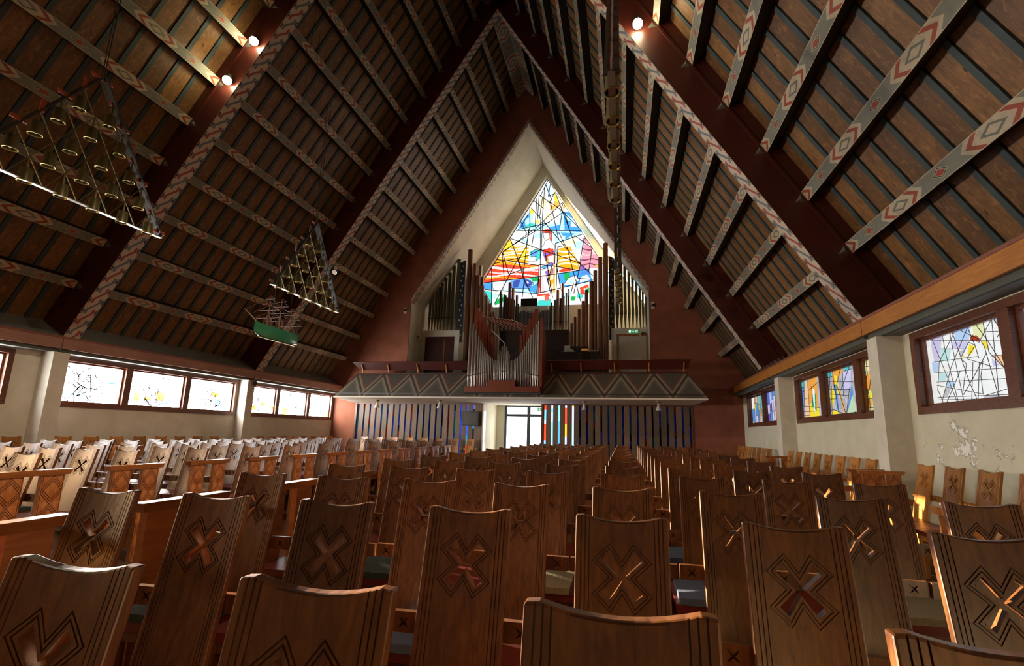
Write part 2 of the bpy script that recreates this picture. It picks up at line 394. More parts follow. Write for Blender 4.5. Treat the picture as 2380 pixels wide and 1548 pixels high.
BWX= [(-4.8,13.96,-4.25,13.87),(-4.77,13.83,-4.35,13.81),(-4.77,13.84,-4.73,13.47),(-4.73,13.47,-4.59,13.28),(-4.59,13.28,-4.38,13.42),(-4.38,13.42,-4.35,13.8),(-4.25,13.87,-4.21,13.21),(-4.66,13.29,-4.69,13.07),(-4.69,13.07,-4.85,12.85),(-4.36,13.35,-4.16,13.08),(-4.16,13.08,-3.94,12.8),(-3.94,12.8,-3.8,11.75),(-4.84,12.65,-4.34,12.79),(-4.84,12.65,-4.9,12.26),(-4.65,12.22,-4.09,12.55),(-4.64,12.06,-4.32,11.72),(-4.32,11.72,-3.98,11.76),(-4.88,11.55,-4.33,11.78),(-4.88,11.42,-4.32,11.52),(-4.98,11.81,-5.0,10.97),(-5.04,9.89,-4.97,10.97),(-4.38,11.4,-4.43,10.69),(-4.43,10.69,-4.11,9.92),(-5.6,12.5,-5.29,12.74),(-5.29,12.74,-4.94,12.69),(-5.59,12.3,-5.15,12.28),(-5.65,11.98,-5.33,11.93),(-5.33,11.93,-4.9,12.2),(-6.76,10.79,-6.68,10.3),(-6.68,10.3,-5.61,10.2),(-5.61,10.2,-5.3,10.54),(-5.3,10.54,-5.62,10.87),(-7.89,10.7,-7.91,10.38),(-7.91,10.38,-7.7,10.11),(-7.7,10.11,-7.19,10.22),(-7.19,10.22,-7.21,10.68),(-3.44,10.4,-3.14,10.83),(-3.14,10.83,-2.72,10.94),(-2.72,10.94,-2.47,10.67),(-2.47,10.67,-2.77,10.34)]
BWP= [('lb',[(-5.73,15.32),(-2.87,15.11),(-2.21,13.68),(-6.6,13.95)]),('w',[(-5.41,15.36),(-3.75,15.24),(-3.67,14.37),(-5.45,14.49)]),('b',[(-3.53,15.16),(-2.96,15.05),(-2.21,13.68),(-3.42,13.87)]),('lb',[(-3.37,15.01),(-2.86,14.58),(-3.05,14.46),(-3.3,14.61)]),('w',[(-3.05,14.39),(-2.9,14.58),(-2.64,14.07),(-3.05,14.13)]),('tl',[(-5.97,14.59),(-5.32,14.48),(-5.38,14.21),(-6.03,14.25)]),('b',[(-6.23,14.6),(-5.73,15.18),(-5.65,14.77),(-5.96,14.25),(-6.35,14.21)]),('lb',[(-5.98,14.79),(-5.66,14.9),(-5.65,14.5),(-5.9,14.38)]),('b',[(-4.43,14.15),(-3.74,14.3),(-3.7,13.89),(-4.36,13.93)]),('w',[(-6.54,14.05),(-4.8,13.96),(-4.79,13.38),(-5.8,12.97),(-6.88,13.57)]),('lb',[(-5.37,13.81),(-4.8,13.84),(-4.83,13.51),(-5.37,13.51)]),('lb',[(-6.2,13.46),(-5.69,13.56),(-5.74,13.17),(-5.93,13.18)]),('lb',[(-4.17,13.87),(-2.24,13.68),(-3.41,12.84),(-4.0,13.07)]),('b',[(-3.67,13.77),(-2.8,13.68),(-3.35,13.29)]),('w',[(-3.92,13.59),(-3.35,13.49),(-3.66,13.24)]),('w',[(-3.78,13.12),(-2.21,13.61),(-2.48,11.69),(-3.09,11.98)]),('lb',[(-2.85,13.0),(-2.24,13.29),(-2.36,12.65),(-2.79,12.61)]),('ly',[(-3.66,13.05),(-2.79,13.39),(-2.67,13.12),(-3.35,12.77)]),('w',[(-4.58,17.49),(-3.53,15.8),(-3.56,15.16),(-5.67,15.45)]),('lb',[(-4.58,17.39),(-4.31,16.5),(-4.46,16.24),(-4.65,16.88)]),('y',[(-4.05,16.48),(-3.89,16.2),(-3.75,15.44),(-4.14,16.01)]),('or',[(-4.14,15.95),(-3.79,15.72),(-3.81,15.45),(-4.07,15.47)]),('or',[(-4.39,15.76),(-4.07,15.53),(-4.13,15.27),(-4.38,15.35)]),('ly',[(-4.98,16.28),(-4.39,15.9),(-4.7,15.31),(-5.03,15.61)]),('y',[(-5.61,15.58),(-5.34,15.29),(-5.63,15.07)]),('or',[(-3.53,15.76),(-3.37,15.48),(-3.56,15.23)]),('y',[(-5.2,14.74),(-5.01,14.66),(-5.04,14.52),(-5.29,14.41)]),('ly',[(-4.51,15.23),(-4.19,15.07),(-4.31,14.61),(-4.75,14.71)]),('o',[(-6.88,13.53),(-6.57,13.01),(-5.67,12.96),(-5.64,11.78),(-8.02,11.7),(-7.47,12.53)]),('ly',[(-7.04,13.26),(-6.81,13.19),(-6.59,13.14),(-6.37,13.1),(-6.16,13.09),(-5.94,13.1),(-5.73,13.13),(-5.51,13.16),(-5.3,13.2),(-5.29,13.11),(-5.51,13.08),(-5.72,13.04),(-5.94,13.01),(-6.15,13.0),(-6.37,13.01),(-6.59,13.05),(-6.81,13.11),(-7.03,13.17)]),('w',[(-7.22,12.96),(-6.97,12.9),(-6.73,12.88),(-6.49,12.88),(-6.25,12.91),(-6.01,12.95),(-5.77,12.99),(-5.53,13.01),(-5.29,13.01),(-5.29,12.92),(-5.53,12.93),(-5.77,12.9),(-6.01,12.86),(-6.25,12.82),(-6.49,12.79),(-6.73,12.79),(-6.97,12.82),(-7.22,12.87)]),('ly',[(-7.41,12.68),(-7.14,12.66),(-6.87,12.68),(-6.61,12.72),(-6.34,12.77),(-6.08,12.8),(-5.81,12.8),(-5.55,12.77),(-5.29,12.7),(-5.28,12.62),(-5.55,12.68),(-5.81,12.71),(-6.07,12.71),(-6.34,12.68),(-6.6,12.63),(-6.87,12.59),(-7.13,12.58),(-7.4,12.59)]),('w',[(-7.59,12.45),(-7.3,12.47),(-7.01,12.52),(-6.72,12.57),(-6.43,12.59),(-6.14,12.57),(-5.85,12.51),(-5.57,12.43),(-5.28,12.36),(-5.28,12.27),(-5.56,12.35),(-5.85,12.43),(-6.14,12.49),(-6.43,12.51),(-6.72,12.48),(-7.01,12.44),(-7.3,12.39),(-7.59,12.36)]),('ly',[(-7.52,12.3),(-7.24,12.35),(-6.96,12.38),(-6.68,12.37),(-6.39,12.31),(-6.11,12.24),(-5.83,12.16),(-5.55,12.11),(-5.27,12.09),(-5.27,12.01),(-5.55,12.02),(-5.83,12.08),(-6.11,12.15),(-6.39,12.23),(-6.67,12.28),(-6.96,12.29),(-7.24,12.27),(-7.52,12.22)]),('w',[(-7.45,12.16),(-7.18,12.15),(-6.9,12.11),(-6.62,12.04),(-6.35,11.96),(-6.08,11.9),(-5.81,11.88),(-5.54,11.89),(-5.27,11.94),(-5.27,11.85),(-5.53,11.81),(-5.8,11.8),(-6.07,11.82),(-6.35,11.87),(-6.62,11.95),(-6.9,12.02),(-7.17,12.07),(-7.45,12.08)]),('ly',[(-7.38,11.89),(-7.11,11.82),(-6.84,11.75),(-6.57,11.69),(-6.31,11.67),(-6.05,11.68),(-5.79,11.72),(-5.53,11.77),(-5.27,11.8),(-5.26,11.72),(-5.52,11.68),(-5.78,11.63),(-6.04,11.59),(-6.31,11.58),(-6.57,11.61),(-6.84,11.66),(-7.11,11.73),(-7.38,11.8)]),('y',[(-6.98,13.51),(-6.7,13.02),(-7.21,12.78),(-7.31,12.86)]),('y',[(-5.84,13.04),(-5.78,12.11),(-6.17,12.26)]),('r',[(-7.9,11.96),(-6.15,11.8),(-5.01,11.72),(-5.0,10.97),(-8.6,10.7)]),('o',[(-8.29,11.88),(-7.88,11.93),(-7.47,11.96),(-7.06,11.95),(-6.65,11.89),(-6.25,11.81),(-5.84,11.73),(-5.44,11.69),(-5.04,11.7),(-5.04,11.6),(-5.44,11.59),(-5.84,11.63),(-6.24,11.71),(-6.65,11.8),(-7.06,11.85),(-7.47,11.86),(-7.88,11.83),(-8.29,11.78)]),('w',[(-8.34,11.78),(-7.92,11.76),(-7.5,11.7),(-7.08,11.61),(-6.67,11.54),(-6.26,11.51),(-5.85,11.53),(-5.44,11.58),(-5.04,11.62),(-5.04,11.47),(-5.44,11.43),(-5.85,11.39),(-6.25,11.37),(-6.66,11.4),(-7.08,11.47),(-7.49,11.55),(-7.91,11.62),(-8.33,11.64)]),('pk2',[(-8.38,11.51),(-7.95,11.42),(-7.53,11.35),(-7.11,11.33),(-6.69,11.36),(-6.27,11.41),(-5.86,11.44),(-5.45,11.43),(-5.04,11.37),(-5.03,11.27),(-5.45,11.33),(-5.86,11.34),(-6.27,11.31),(-6.68,11.26),(-7.1,11.23),(-7.52,11.25),(-7.95,11.32),(-8.38,11.41)]),('w',[(-8.42,11.16),(-7.99,11.15),(-7.56,11.18),(-7.13,11.23),(-6.71,11.26),(-6.29,11.24),(-5.87,11.17),(-5.45,11.09),(-5.03,11.02),(-5.03,10.92),(-5.44,10.99),(-5.86,11.08),(-6.28,11.14),(-6.71,11.16),(-7.13,11.14),(-7.56,11.08),(-7.98,11.05),(-8.41,11.07)]),('o',[(-8.52,11.0),(-8.07,11.05),(-7.63,11.08),(-7.19,11.06),(-6.75,10.99),(-6.32,10.9),(-5.88,10.83),(-5.45,10.82),(-5.03,10.86),(-5.02,10.76),(-5.45,10.73),(-5.88,10.74),(-6.31,10.8),(-6.75,10.89),(-7.19,10.96),(-7.63,10.98),(-8.07,10.95),(-8.51,10.9)]),('w',[(-5.66,12.3),(-5.15,12.21),(-5.08,11.82),(-5.64,11.78)]),('o',[(-3.81,12.73),(-3.04,12.82),(-2.51,11.69),(-2.54,11.31),(-3.89,11.53)]),('w',[(-3.81,12.62),(-3.66,12.58),(-3.51,12.55),(-3.35,12.52),(-3.2,12.51),(-3.05,12.52),(-2.9,12.54),(-2.75,12.56),(-2.61,12.58),(-2.6,12.49),(-2.75,12.46),(-2.9,12.44),(-3.05,12.42),(-3.2,12.42),(-3.35,12.43),(-3.5,12.45),(-3.66,12.48),(-3.81,12.52)]),('ly',[(-3.8,12.28),(-3.65,12.25),(-3.5,12.25),(-3.35,12.25),(-3.2,12.27),(-3.05,12.29),(-2.9,12.32),(-2.75,12.33),(-2.6,12.33),(-2.6,12.23),(-2.75,12.23),(-2.9,12.22),(-3.05,12.2),(-3.2,12.17),(-3.35,12.16),(-3.5,12.15),(-3.65,12.16),(-3.8,12.18)]),('w',[(-3.8,11.98),(-3.65,11.99),(-3.5,12.0),(-3.35,12.03),(-3.2,12.05),(-3.05,12.06),(-2.9,12.06),(-2.75,12.04),(-2.6,12.01),(-2.6,11.91),(-2.75,11.94),(-2.9,11.96),(-3.05,11.96),(-3.2,11.95),(-3.35,11.93),(-3.5,11.91),(-3.65,11.89),(-3.8,11.88)]),('ly',[(-3.8,11.74),(-3.65,11.76),(-3.5,11.78),(-3.35,11.79),(-3.2,11.79),(-3.05,11.77),(-2.9,11.74),(-2.75,11.71),(-2.6,11.67),(-2.6,11.57),(-2.75,11.61),(-2.9,11.65),(-3.05,11.68),(-3.2,11.69),(-3.35,11.7),(-3.5,11.68),(-3.65,11.66),(-3.8,11.64)]),('r',[(-3.76,11.18),(-3.73,11.33),(-3.39,11.48),(-2.84,11.32),(-3.02,11.24)]),('r',[(-2.23,11.3),(-1.93,11.31),(-1.96,11.16)]),('pk',[(-2.18,13.58),(-1.66,12.77),(-1.12,12.01),(-1.12,11.31),(-2.48,11.37),(-2.42,11.75)]),('br',[(-2.24,13.3),(-2.2,13.31),(-2.15,13.32),(-2.1,13.32),(-2.06,13.32),(-2.01,13.31),(-1.97,13.3),(-1.92,13.29),(-1.87,13.27),(-1.87,13.18),(-1.92,13.2),(-1.97,13.22),(-2.01,13.23),(-2.06,13.23),(-2.1,13.23),(-2.15,13.23),(-2.19,13.23),(-2.24,13.22)]),('w',[(-2.28,13.0),(-2.21,13.0),(-2.14,12.99),(-2.08,12.97),(-2.01,12.95),(-1.94,12.92),(-1.87,12.9),(-1.81,12.88),(-1.74,12.87),(-1.74,12.79),(-1.81,12.8),(-1.87,12.81),(-1.94,12.84),(-2.01,12.86),(-2.08,12.89),(-2.14,12.91),(-2.21,12.92),(-2.28,12.92)]),('br',[(-2.31,12.68),(-2.22,12.66),(-2.14,12.62),(-2.05,12.59),(-1.96,12.57),(-1.87,12.56),(-1.78,12.57),(-1.7,12.59),(-1.61,12.61),(-1.61,12.53),(-1.7,12.5),(-1.78,12.48),(-1.87,12.47),(-1.96,12.48),(-2.05,12.51),(-2.14,12.54),(-2.22,12.57),(-2.31,12.6)]),('pk2',[(-2.35,12.33),(-2.24,12.29),(-2.13,12.26),(-2.02,12.24),(-1.91,12.26),(-1.8,12.29),(-1.69,12.31),(-1.58,12.32),(-1.48,12.31),(-1.48,12.22),(-1.58,12.24),(-1.69,12.23),(-1.8,12.2),(-1.91,12.17),(-2.02,12.16),(-2.13,12.17),(-2.24,12.21),(-2.35,12.25)]),('br',[(-2.38,11.97),(-2.25,11.94),(-2.12,11.94),(-1.99,11.96),(-1.86,12.0),(-1.73,12.01),(-1.6,11.99),(-1.47,11.94),(-1.34,11.9),(-1.34,11.82),(-1.47,11.86),(-1.6,11.91),(-1.73,11.93),(-1.86,11.92),(-1.99,11.88),(-2.12,11.85),(-2.25,11.85),(-2.38,11.89)]),('br',[(-2.42,11.63),(-2.27,11.62),(-2.11,11.66),(-1.96,11.7),(-1.81,11.69),(-1.66,11.65),(-1.51,11.59),(-1.36,11.57),(-1.21,11.6),(-1.21,11.52),(-1.36,11.49),(-1.51,11.51),(-1.66,11.56),(-1.81,11.61),(-1.96,11.61),(-2.11,11.58),(-2.27,11.54),(-2.42,11.55)]),('or',[(-1.63,11.46),(-1.51,11.58),(-1.3,11.51),(-1.27,11.35),(-1.45,11.42)]),('ly',[(-1.75,12.55),(-1.57,12.6),(-1.57,12.35),(-1.69,12.35)]),('pu',[(-2.45,11.63),(-1.96,11.25),(-2.54,11.28)]),('lb',[(-8.63,10.67),(-5.0,10.97),(-5.1,9.89),(-8.42,10.26)]),('b',[(-8.63,10.67),(-8.05,10.71),(-7.9,10.31),(-8.42,10.26)]),('w',[(-7.89,10.77),(-7.21,10.68),(-7.19,10.22),(-7.7,10.11),(-7.91,10.38)]),('lv',[(-7.21,10.68),(-6.89,10.86),(-6.69,10.4),(-7.13,10.16)]),('bl',[(-6.76,10.79),(-5.88,10.88),(-5.3,10.63),(-5.61,10.2),(-6.68,10.3)]),('nv',[(-6.57,10.81),(-6.13,10.83),(-6.3,10.32),(-6.62,10.33)]),('nv',[(-5.97,10.85),(-5.62,10.81),(-5.36,10.54),(-5.61,10.29),(-5.86,10.43)]),('w',[(-5.74,10.68),(-5.62,10.64),(-5.61,10.55),(-5.73,10.55)]),('b',[(-5.55,10.29),(-5.05,10.59),(-5.07,9.89),(-5.6,10.04)]),('g',[(-5.56,10.9),(-5.03,10.96),(-5.05,10.64),(-5.37,10.68)]),('b',[(-3.79,11.11),(-1.9,11.28),(-1.72,10.58),(-3.65,10.19)]),('g',[(-3.45,11.13),(-3.07,11.16),(-3.1,10.67),(-3.39,10.66)]),('w',[(-3.44,10.4),(-3.14,10.83),(-2.72,10.94),(-2.47,10.67),(-2.77,10.34)]),('lb',[(-3.26,10.45),(-3.02,10.7),(-2.78,10.69),(-2.84,10.44)]),('db',[(-2.48,11.18),(-1.93,11.22),(-1.87,10.96),(-2.41,10.99)]),('w',[(-2.41,10.8),(-2.05,10.97),(-1.81,10.65),(-2.47,10.49)]),('w',[(-8.42,10.24),(-5.1,9.89),(-5.08,9.0),(-7.79,9.09),(-8.24,9.74)]),('tl',[(-8.42,10.2),(-7.99,10.12),(-7.89,9.22),(-8.16,9.48)]),('lb',[(-7.93,10.06),(-7.57,9.98),(-7.62,9.59),(-7.88,9.67)]),('g',[(-7.71,9.5),(-7.43,9.68),(-7.45,9.33),(-7.73,9.21)]),('lv',[(-6.99,10.02),(-6.1,9.93),(-6.22,9.55),(-6.92,9.7)]),('g',[(-7.37,9.91),(-7.22,9.97),(-7.2,9.45),(-7.33,9.46)]),('w',[(-5.1,9.89),(-1.69,10.52),(-1.63,8.9),(-5.08,9.0)]),('tl',[(-5.0,9.44),(-4.23,9.54),(-4.1,8.98),(-5.08,9.0)]),('g',[(-3.01,9.63),(-2.71,9.65),(-2.77,9.37),(-3.01,9.35)]),('tl',[(-2.59,9.86),(-2.23,9.79),(-2.29,9.48),(-2.65,9.55)]),('r',[(-2.47,10.17),(-1.96,10.37),(-1.93,10.15),(-2.23,10.1),(-2.17,9.72),(-2.41,9.73)]),('g',[(-2.11,10.09),(-1.9,10.15),(-1.9,9.78),(-2.11,9.85)]),('lb',[(-3.62,9.84),(-3.01,9.88),(-3.07,9.57),(-3.62,9.52)]),('w',[(-4.79,13.18),(-4.22,13.28),(-3.94,12.93),(-3.8,11.75),(-3.71,9.9),(-5.04,9.89),(-4.98,11.81),(-4.91,12.66)]),('pu',[(-4.84,12.65),(-4.15,12.78),(-3.99,12.41),(-3.98,11.7),(-4.26,11.52),(-4.64,12.06)]),('r',[(-4.84,12.69),(-4.65,12.71),(-4.34,12.79),(-4.09,12.68),(-4.15,12.52),(-4.65,12.45)]),('r',[(-4.65,12.22),(-4.15,12.55),(-4.09,12.42),(-4.52,12.08)]),('lv',[(-4.46,12.24),(-4.08,12.32),(-4.02,11.83),(-4.39,11.85)]),('pu',[(-4.63,11.28),(-3.98,11.51),(-4.01,11.19),(-4.5,10.95)]),('o',[(-4.52,12.11),(-4.39,12.11),(-4.42,11.72),(-4.48,11.72)]),('or',[(-4.09,12.42),(-3.99,12.41),(-3.96,9.91),(-4.11,9.92)]),('pk2',[(-4.97,10.97),(-4.5,11.08),(-4.36,9.93),(-5.04,9.89)]),('r',[(-4.96,10.78),(-4.87,10.84),(-4.95,9.95),(-5.05,9.89)]),('lv',[(-4.75,10.9),(-4.38,11.01),(-4.3,9.92),(-4.6,9.94)]),('o',[(-4.31,10.69),(-4.0,10.8),(-4.03,10.61),(-4.3,10.18)]),('or',[(-4.38,11.4),(-4.2,11.45),(-4.25,10.81),(-4.43,10.69)]),('tl',[(-5.6,12.63),(-5.29,12.74),(-4.94,12.69),(-4.9,12.26),(-5.21,11.92),(-5.28,12.28),(-5.53,12.3)]),('bl',[(-5.57,12.56),(-5.29,12.69),(-5.06,12.6),(-5.15,12.31),(-5.5,12.33)]),('w',[(-5.66,12.24),(-5.28,12.28),(-5.18,12.15),(-5.33,11.93),(-5.65,11.98)]),('bl',[(-4.88,11.55),(-4.33,11.78),(-4.2,11.71),(-4.63,11.41)]),('sk',[(-4.77,13.84),(-4.36,13.81),(-4.4,13.42),(-4.59,13.28),(-4.74,13.47)]),('w',[(-4.67,13.3),(-4.38,13.32),(-4.35,13.09),(-4.72,13.04)]),('rh',[(-4.82,13.96),(-4.49,14.05),(-4.22,13.87),(-4.21,13.21),(-4.36,13.38),(-4.34,13.75),(-4.77,13.81)]),('r',[(-4.8,14.01),(-4.36,14.07),(-4.28,13.91),(-4.77,13.84)]),('r',[(-5.07,9.86),(-4.3,9.89),(-4.29,9.7),(-4.66,9.75),(-5.06,9.7)]),('rh',[(-4.63,9.71),(-4.35,9.74),(-4.35,9.42),(-4.6,9.43)])]
RWL= [(8.69,3.16,7.01,2.81),(8.45,2.97,7.87,2.86),(8.7,2.79,7.64,2.71),(8.69,2.61,7.01,2.46),(8.66,2.45,7.0,2.32),(8.67,2.4,7.66,2.17),(8.68,2.2,6.99,2.11),(8.67,2.16,7.37,2.08),(7.04,2.95,7.43,3.03),(7.38,2.67,7.0,2.64),(8.36,3.18,8.34,2.88),(8.34,2.88,8.19,2.07),(8.63,3.16,8.21,2.07),(8.18,3.2,8.14,2.73),(8.14,2.73,8.07,2.11),(8.02,3.2,8.52,2.77),(8.52,2.77,8.66,2.3),(7.77,3.17,8.26,2.63),(8.26,2.63,8.61,2.08),(8.12,3.18,7.89,2.36),(7.89,2.36,7.77,2.07),(7.98,3.19,7.58,2.95),(7.77,3.17,7.67,2.88),(7.67,2.88,7.63,2.68),(7.6,3.18,7.42,2.91),(7.42,2.91,7.02,2.17),(7.29,3.17,7.59,2.9),(7.45,3.18,7.42,2.73),(7.28,3.18,7.36,2.08),(7.25,3.18,7.01,2.73),(7.03,3.08,7.23,2.91),(7.36,2.08,7.49,2.82),(7.54,2.92,7.49,2.82),(7.79,2.95,8.01,2.74),(8.01,2.74,7.9,2.64),(7.9,2.64,8.06,2.24),(7.79,2.95,7.67,2.88),(7.69,2.86,7.87,2.72),(7.87,2.71,7.41,2.53),(7.48,2.72,7.82,2.4),(7.82,2.4,8.06,2.19),(7.63,2.63,7.77,2.07),(7.64,2.41,7.65,2.16),(7.42,2.73,7.19,2.48),(7.2,2.65,7.17,2.48),(7.17,2.33,7.11,2.08),(7.63,2.14,7.08,2.21),(8.5,2.07,8.06,2.55),(7.76,2.65,7.9,2.08),(7.56,2.63,7.65,2.4),(8.64,2.3,8.54,2.07)]
RWP= [('lv',[(8.69,3.19),(8.36,3.18),(8.54,2.78),(8.66,2.76)]),('lb2',[(8.03,3.2),(7.71,3.19),(7.78,2.98),(8.1,3.03)]),('tl2',[(8.45,2.97),(8.19,2.92),(8.29,2.74),(8.52,2.77)]),('lv',[(8.15,3.03),(7.79,2.96),(7.88,2.86),(8.17,2.92)]),('ly2',[(7.66,3.19),(7.45,3.18),(7.45,3.0),(7.52,2.95),(7.68,3.04)]),('rb',[(7.74,3.04),(7.62,3.02),(7.55,2.94),(7.58,2.92),(7.76,2.96)]),('ye',[(7.79,2.92),(7.66,2.86),(7.8,2.74),(7.85,2.78)]),('ye',[(7.53,2.92),(7.43,2.9),(7.43,2.78),(7.47,2.78)]),('ye',[(7.95,2.78),(7.88,2.73),(7.99,2.74)]),('pe',[(7.37,2.67),(7.2,2.65),(7.18,2.48),(7.22,2.49)]),('ye',[(7.12,2.33),(6.98,2.32),(7.0,2.22)]),('lv',[(7.39,2.64),(7.27,2.52),(7.4,2.51)]),('gr',[(7.27,3.17),(7.02,3.18),(7.03,3.08),(7.15,2.98)]),('lb2',[(8.73,2.79),(8.54,2.76),(8.59,2.61),(8.71,2.62)]),('gr',[(8.05,2.87),(7.89,2.85),(7.98,2.77)]),('tl2',[(8.56,2.59),(8.35,2.57),(8.43,2.44),(8.61,2.46)]),('gr',[(8.46,2.34),(8.31,2.32),(8.43,2.19),(8.55,2.2)]),('lb2',[(8.41,2.43),(8.22,2.41),(8.28,2.33),(8.43,2.35)]),('gr',[(7.66,2.14),(7.37,2.15),(7.37,2.09),(7.64,2.1)])]
MWP= [('tq',[(15.47,3.26),(14.53,3.25),(14.6,2.94),(15.5,2.85)]),('bl',[(15.46,3.0),(14.89,2.97),(15.04,2.07),(15.48,2.06)]),('pe',[(14.79,3.16),(14.49,3.17),(14.56,2.07),(15.04,2.07)]),('or',[(14.5,3.13),(13.81,3.22),(13.85,2.82),(14.56,2.85)]),('or',[(14.55,2.89),(14.27,2.87),(14.3,2.49),(14.58,2.51)]),('ye',[(14.53,2.49),(13.87,2.46),(13.81,2.07),(14.56,2.07)]),('or',[(14.05,2.84),(13.84,2.86),(13.85,2.33),(14.06,2.36)]),('gn',[(14.3,2.75),(13.97,2.72),(14.02,2.26),(14.33,2.36)]),('w',[(14.21,2.9),(14.05,2.84),(14.15,2.17),(14.27,2.28)]),('tq',[(13.35,3.22),(12.74,3.21),(12.82,3.04),(13.34,3.03)]),('or',[(12.74,3.23),(12.22,3.23),(12.17,3.1),(12.65,2.83),(12.82,2.87)]),('ye',[(12.68,3.06),(12.51,3.04),(12.44,2.6),(12.61,2.6)]),('ye',[(12.87,2.82),(12.7,2.58),(12.95,2.24),(13.02,2.57)]),('or',[(12.52,2.82),(12.39,2.63),(12.18,2.12),(12.3,2.13)]),('bl',[(12.69,2.84),(12.56,2.82),(12.58,2.19),(12.69,2.23)]),('lv',[(12.13,3.09),(11.69,3.13),(11.83,2.66),(12.27,2.64)]),('tq',[(12.06,3.22),(11.71,3.23),(11.77,3.11),(12.09,3.09)]),('bl',[(11.73,2.78),(11.72,2.52),(12.15,2.09),(11.91,2.48)]),('pk2',[(13.36,2.52),(13.13,2.5),(13.23,2.22),(13.42,2.23)]),('gn2',[(11.76,2.5),(11.66,2.3),(11.67,2.06),(12.16,2.07)]),('ye',[(12.96,2.21),(12.54,2.15),(12.74,2.04),(13.0,2.05)]),('lv',[(11.25,3.21),(10.98,3.21),(11.04,2.95),(11.27,2.95)]),('gn2',[(11.23,2.97),(10.97,2.97),(11.08,2.6),(11.28,2.61)]),('gn',[(11.16,2.52),(10.99,2.55),(11.04,2.33),(11.2,2.34)]),('or',[(10.99,2.85),(10.57,3.06),(10.82,2.46),(11.14,2.64)]),('rb',[(10.82,2.76),(10.68,2.72),(10.72,2.66),(10.84,2.68)]),('ye',[(10.9,2.54),(10.73,2.34),(10.79,2.31),(11.01,2.34)]),('or',[(11.01,2.33),(10.88,2.32),(10.95,2.15),(11.04,2.17)]),('tq',[(11.3,2.18),(11.04,2.18),(11.07,2.05),(11.29,2.06)]),('rb',[(10.71,2.29),(10.59,2.14),(10.68,2.13)])]
MWL= [(15.5,3.13,13.81,3.22),(15.5,2.85,14.85,2.88),(15.46,3.0,14.89,2.99),(14.83,3.23,14.98,2.07),(14.53,3.25,14.56,2.07),(14.56,2.85,13.8,3.01),(14.91,2.64,14.67,2.64),(15.39,2.48,13.75,2.32),(15.43,2.29,13.82,2.24),(15.46,2.17,14.6,2.15),(14.25,2.96,14.21,2.18),(15.15,2.95,15.22,2.08),(13.35,3.0,11.66,2.79),(13.34,3.03,12.77,3.06),(13.12,2.75,11.84,2.63),(13.14,2.65,11.91,2.49),(13.36,2.52,12.64,2.48),(12.74,3.21,12.7,2.58),(12.69,2.84,12.59,2.14),(12.22,3.23,12.56,2.82),(12.56,2.82,12.19,2.1),(11.71,3.23,12.35,2.65),(12.17,3.1,12.22,2.5),(12.87,2.82,13.0,2.05),(12.95,2.24,12.2,2.07),(13.42,2.25,12.96,2.21),(12.09,3.09,11.7,3.1),(11.87,2.67,12.16,2.07),(12.88,3.2,13.02,2.75),(12.08,2.08,11.66,2.11),(11.27,3.09,10.65,3.0),(11.27,2.95,10.76,2.91),(11.28,2.61,10.67,2.48),(11.2,2.36,10.73,2.34),(11.23,2.19,10.57,2.13),(10.99,2.85,11.16,2.52),(10.68,3.14,10.93,2.55),(10.95,3.18,10.96,2.85),(10.99,2.55,10.97,2.05),(10.72,2.67,10.59,2.14),(10.98,3.21,11.18,2.6)]
# ---------------------------------------------------------------- stained glass
def inpoly(px, pz, poly):
    r = np.zeros(px.shape, bool); n = len(poly)
    for i in range(n):
        x1, z1 = poly[i]; x2, z2 = poly[(i+1) % n]
        if z1 == z2: continue
        c = ((z1 > pz) != (z2 > pz)) & (px < (x2-x1)*(pz-z1)/(z2-z1)+x1)
        r ^= c
    return r
def glass(name, mat, a0, a1, z0, z1, f, polys, base, parent, cell=.045, clip=None, jit=.08, seed=1):
    """grid of glass bits; f(a,z) -> 3D, colour per face"""
    nx, nz = max(2, int((a1-a0)/cell)), max(2, int((z1-z0)/cell))
    A = np.linspace(a0, a1, nx+1); Zs = np.linspace(z0, z1, nz+1)
    ca, cz = np.meshgrid((A[:-1]+A[1:])/2, (Zs[:-1]+Zs[1:])/2)
    rgb = np.empty(ca.shape+(3,)); rgb[:] = C(PAL[base])[:3]
    rs = np.random.RandomState(seed)
    k = rs.rand(nz//6+2, nx//6+2, 1)
    rgb *= 1-jit*np.repeat(np.repeat(k, 6, 0), 6, 1)[:nz, :nx]
    for c, pl in polys: rgb[inpoly(ca, cz, pl)] = np.array(C(PAL[c])[:3])
    keep = np.ones(ca.shape, bool) if clip is None else inpoly(ca, cz, clip)
    vs = [f(a, z) for z in Zs for a in A]; fs, cs = [], []
    for j in range(nz):
        for i in range(nx):
            if keep[j, i]:
                q = j*(nx+1)+i; fs.append((q, q+1, q+nx+2, q+nx+1)); cs.append((*rgb[j, i], 1))
    me = bpy.data.meshes.new(name); me.from_pydata(vs, [], fs); me.materials.append(mat)
    at = me.attributes.new('Col', 'FLOAT_COLOR', 'FACE'); at.data.foreach_set('color', np.array(cs, np.float32).ravel())
    bm = bmesh.new(); bm.from_mesh(me); bmesh.ops.delete(bm, geom=[v for v in bm.verts if not v.link_faces], context='VERTS'); bm.to_mesh(me); bm.free()
    return obj(name, me, parent)
def clipseg(l, a0, a1, z0, z1):
    x0, y0, x1, y1 = l; t0, t1 = 0, 1; dx, dy = x1-x0, y1-y0
    for p, q in ((-dx, x0-a0), (dx, a1-x0), (-dy, y0-z0), (dy, z1-y0)):
        if abs(p) < 1e-9:
            if q < 0: return None
        else:
            r = q/p
            if p < 0: t0 = max(t0, r)
            else: t1 = min(t1, r)
    return (x0+dx*t0, y0+dy*t0, x0+dx*t1, y0+dy*t1) if t1-t0 > .01 else None
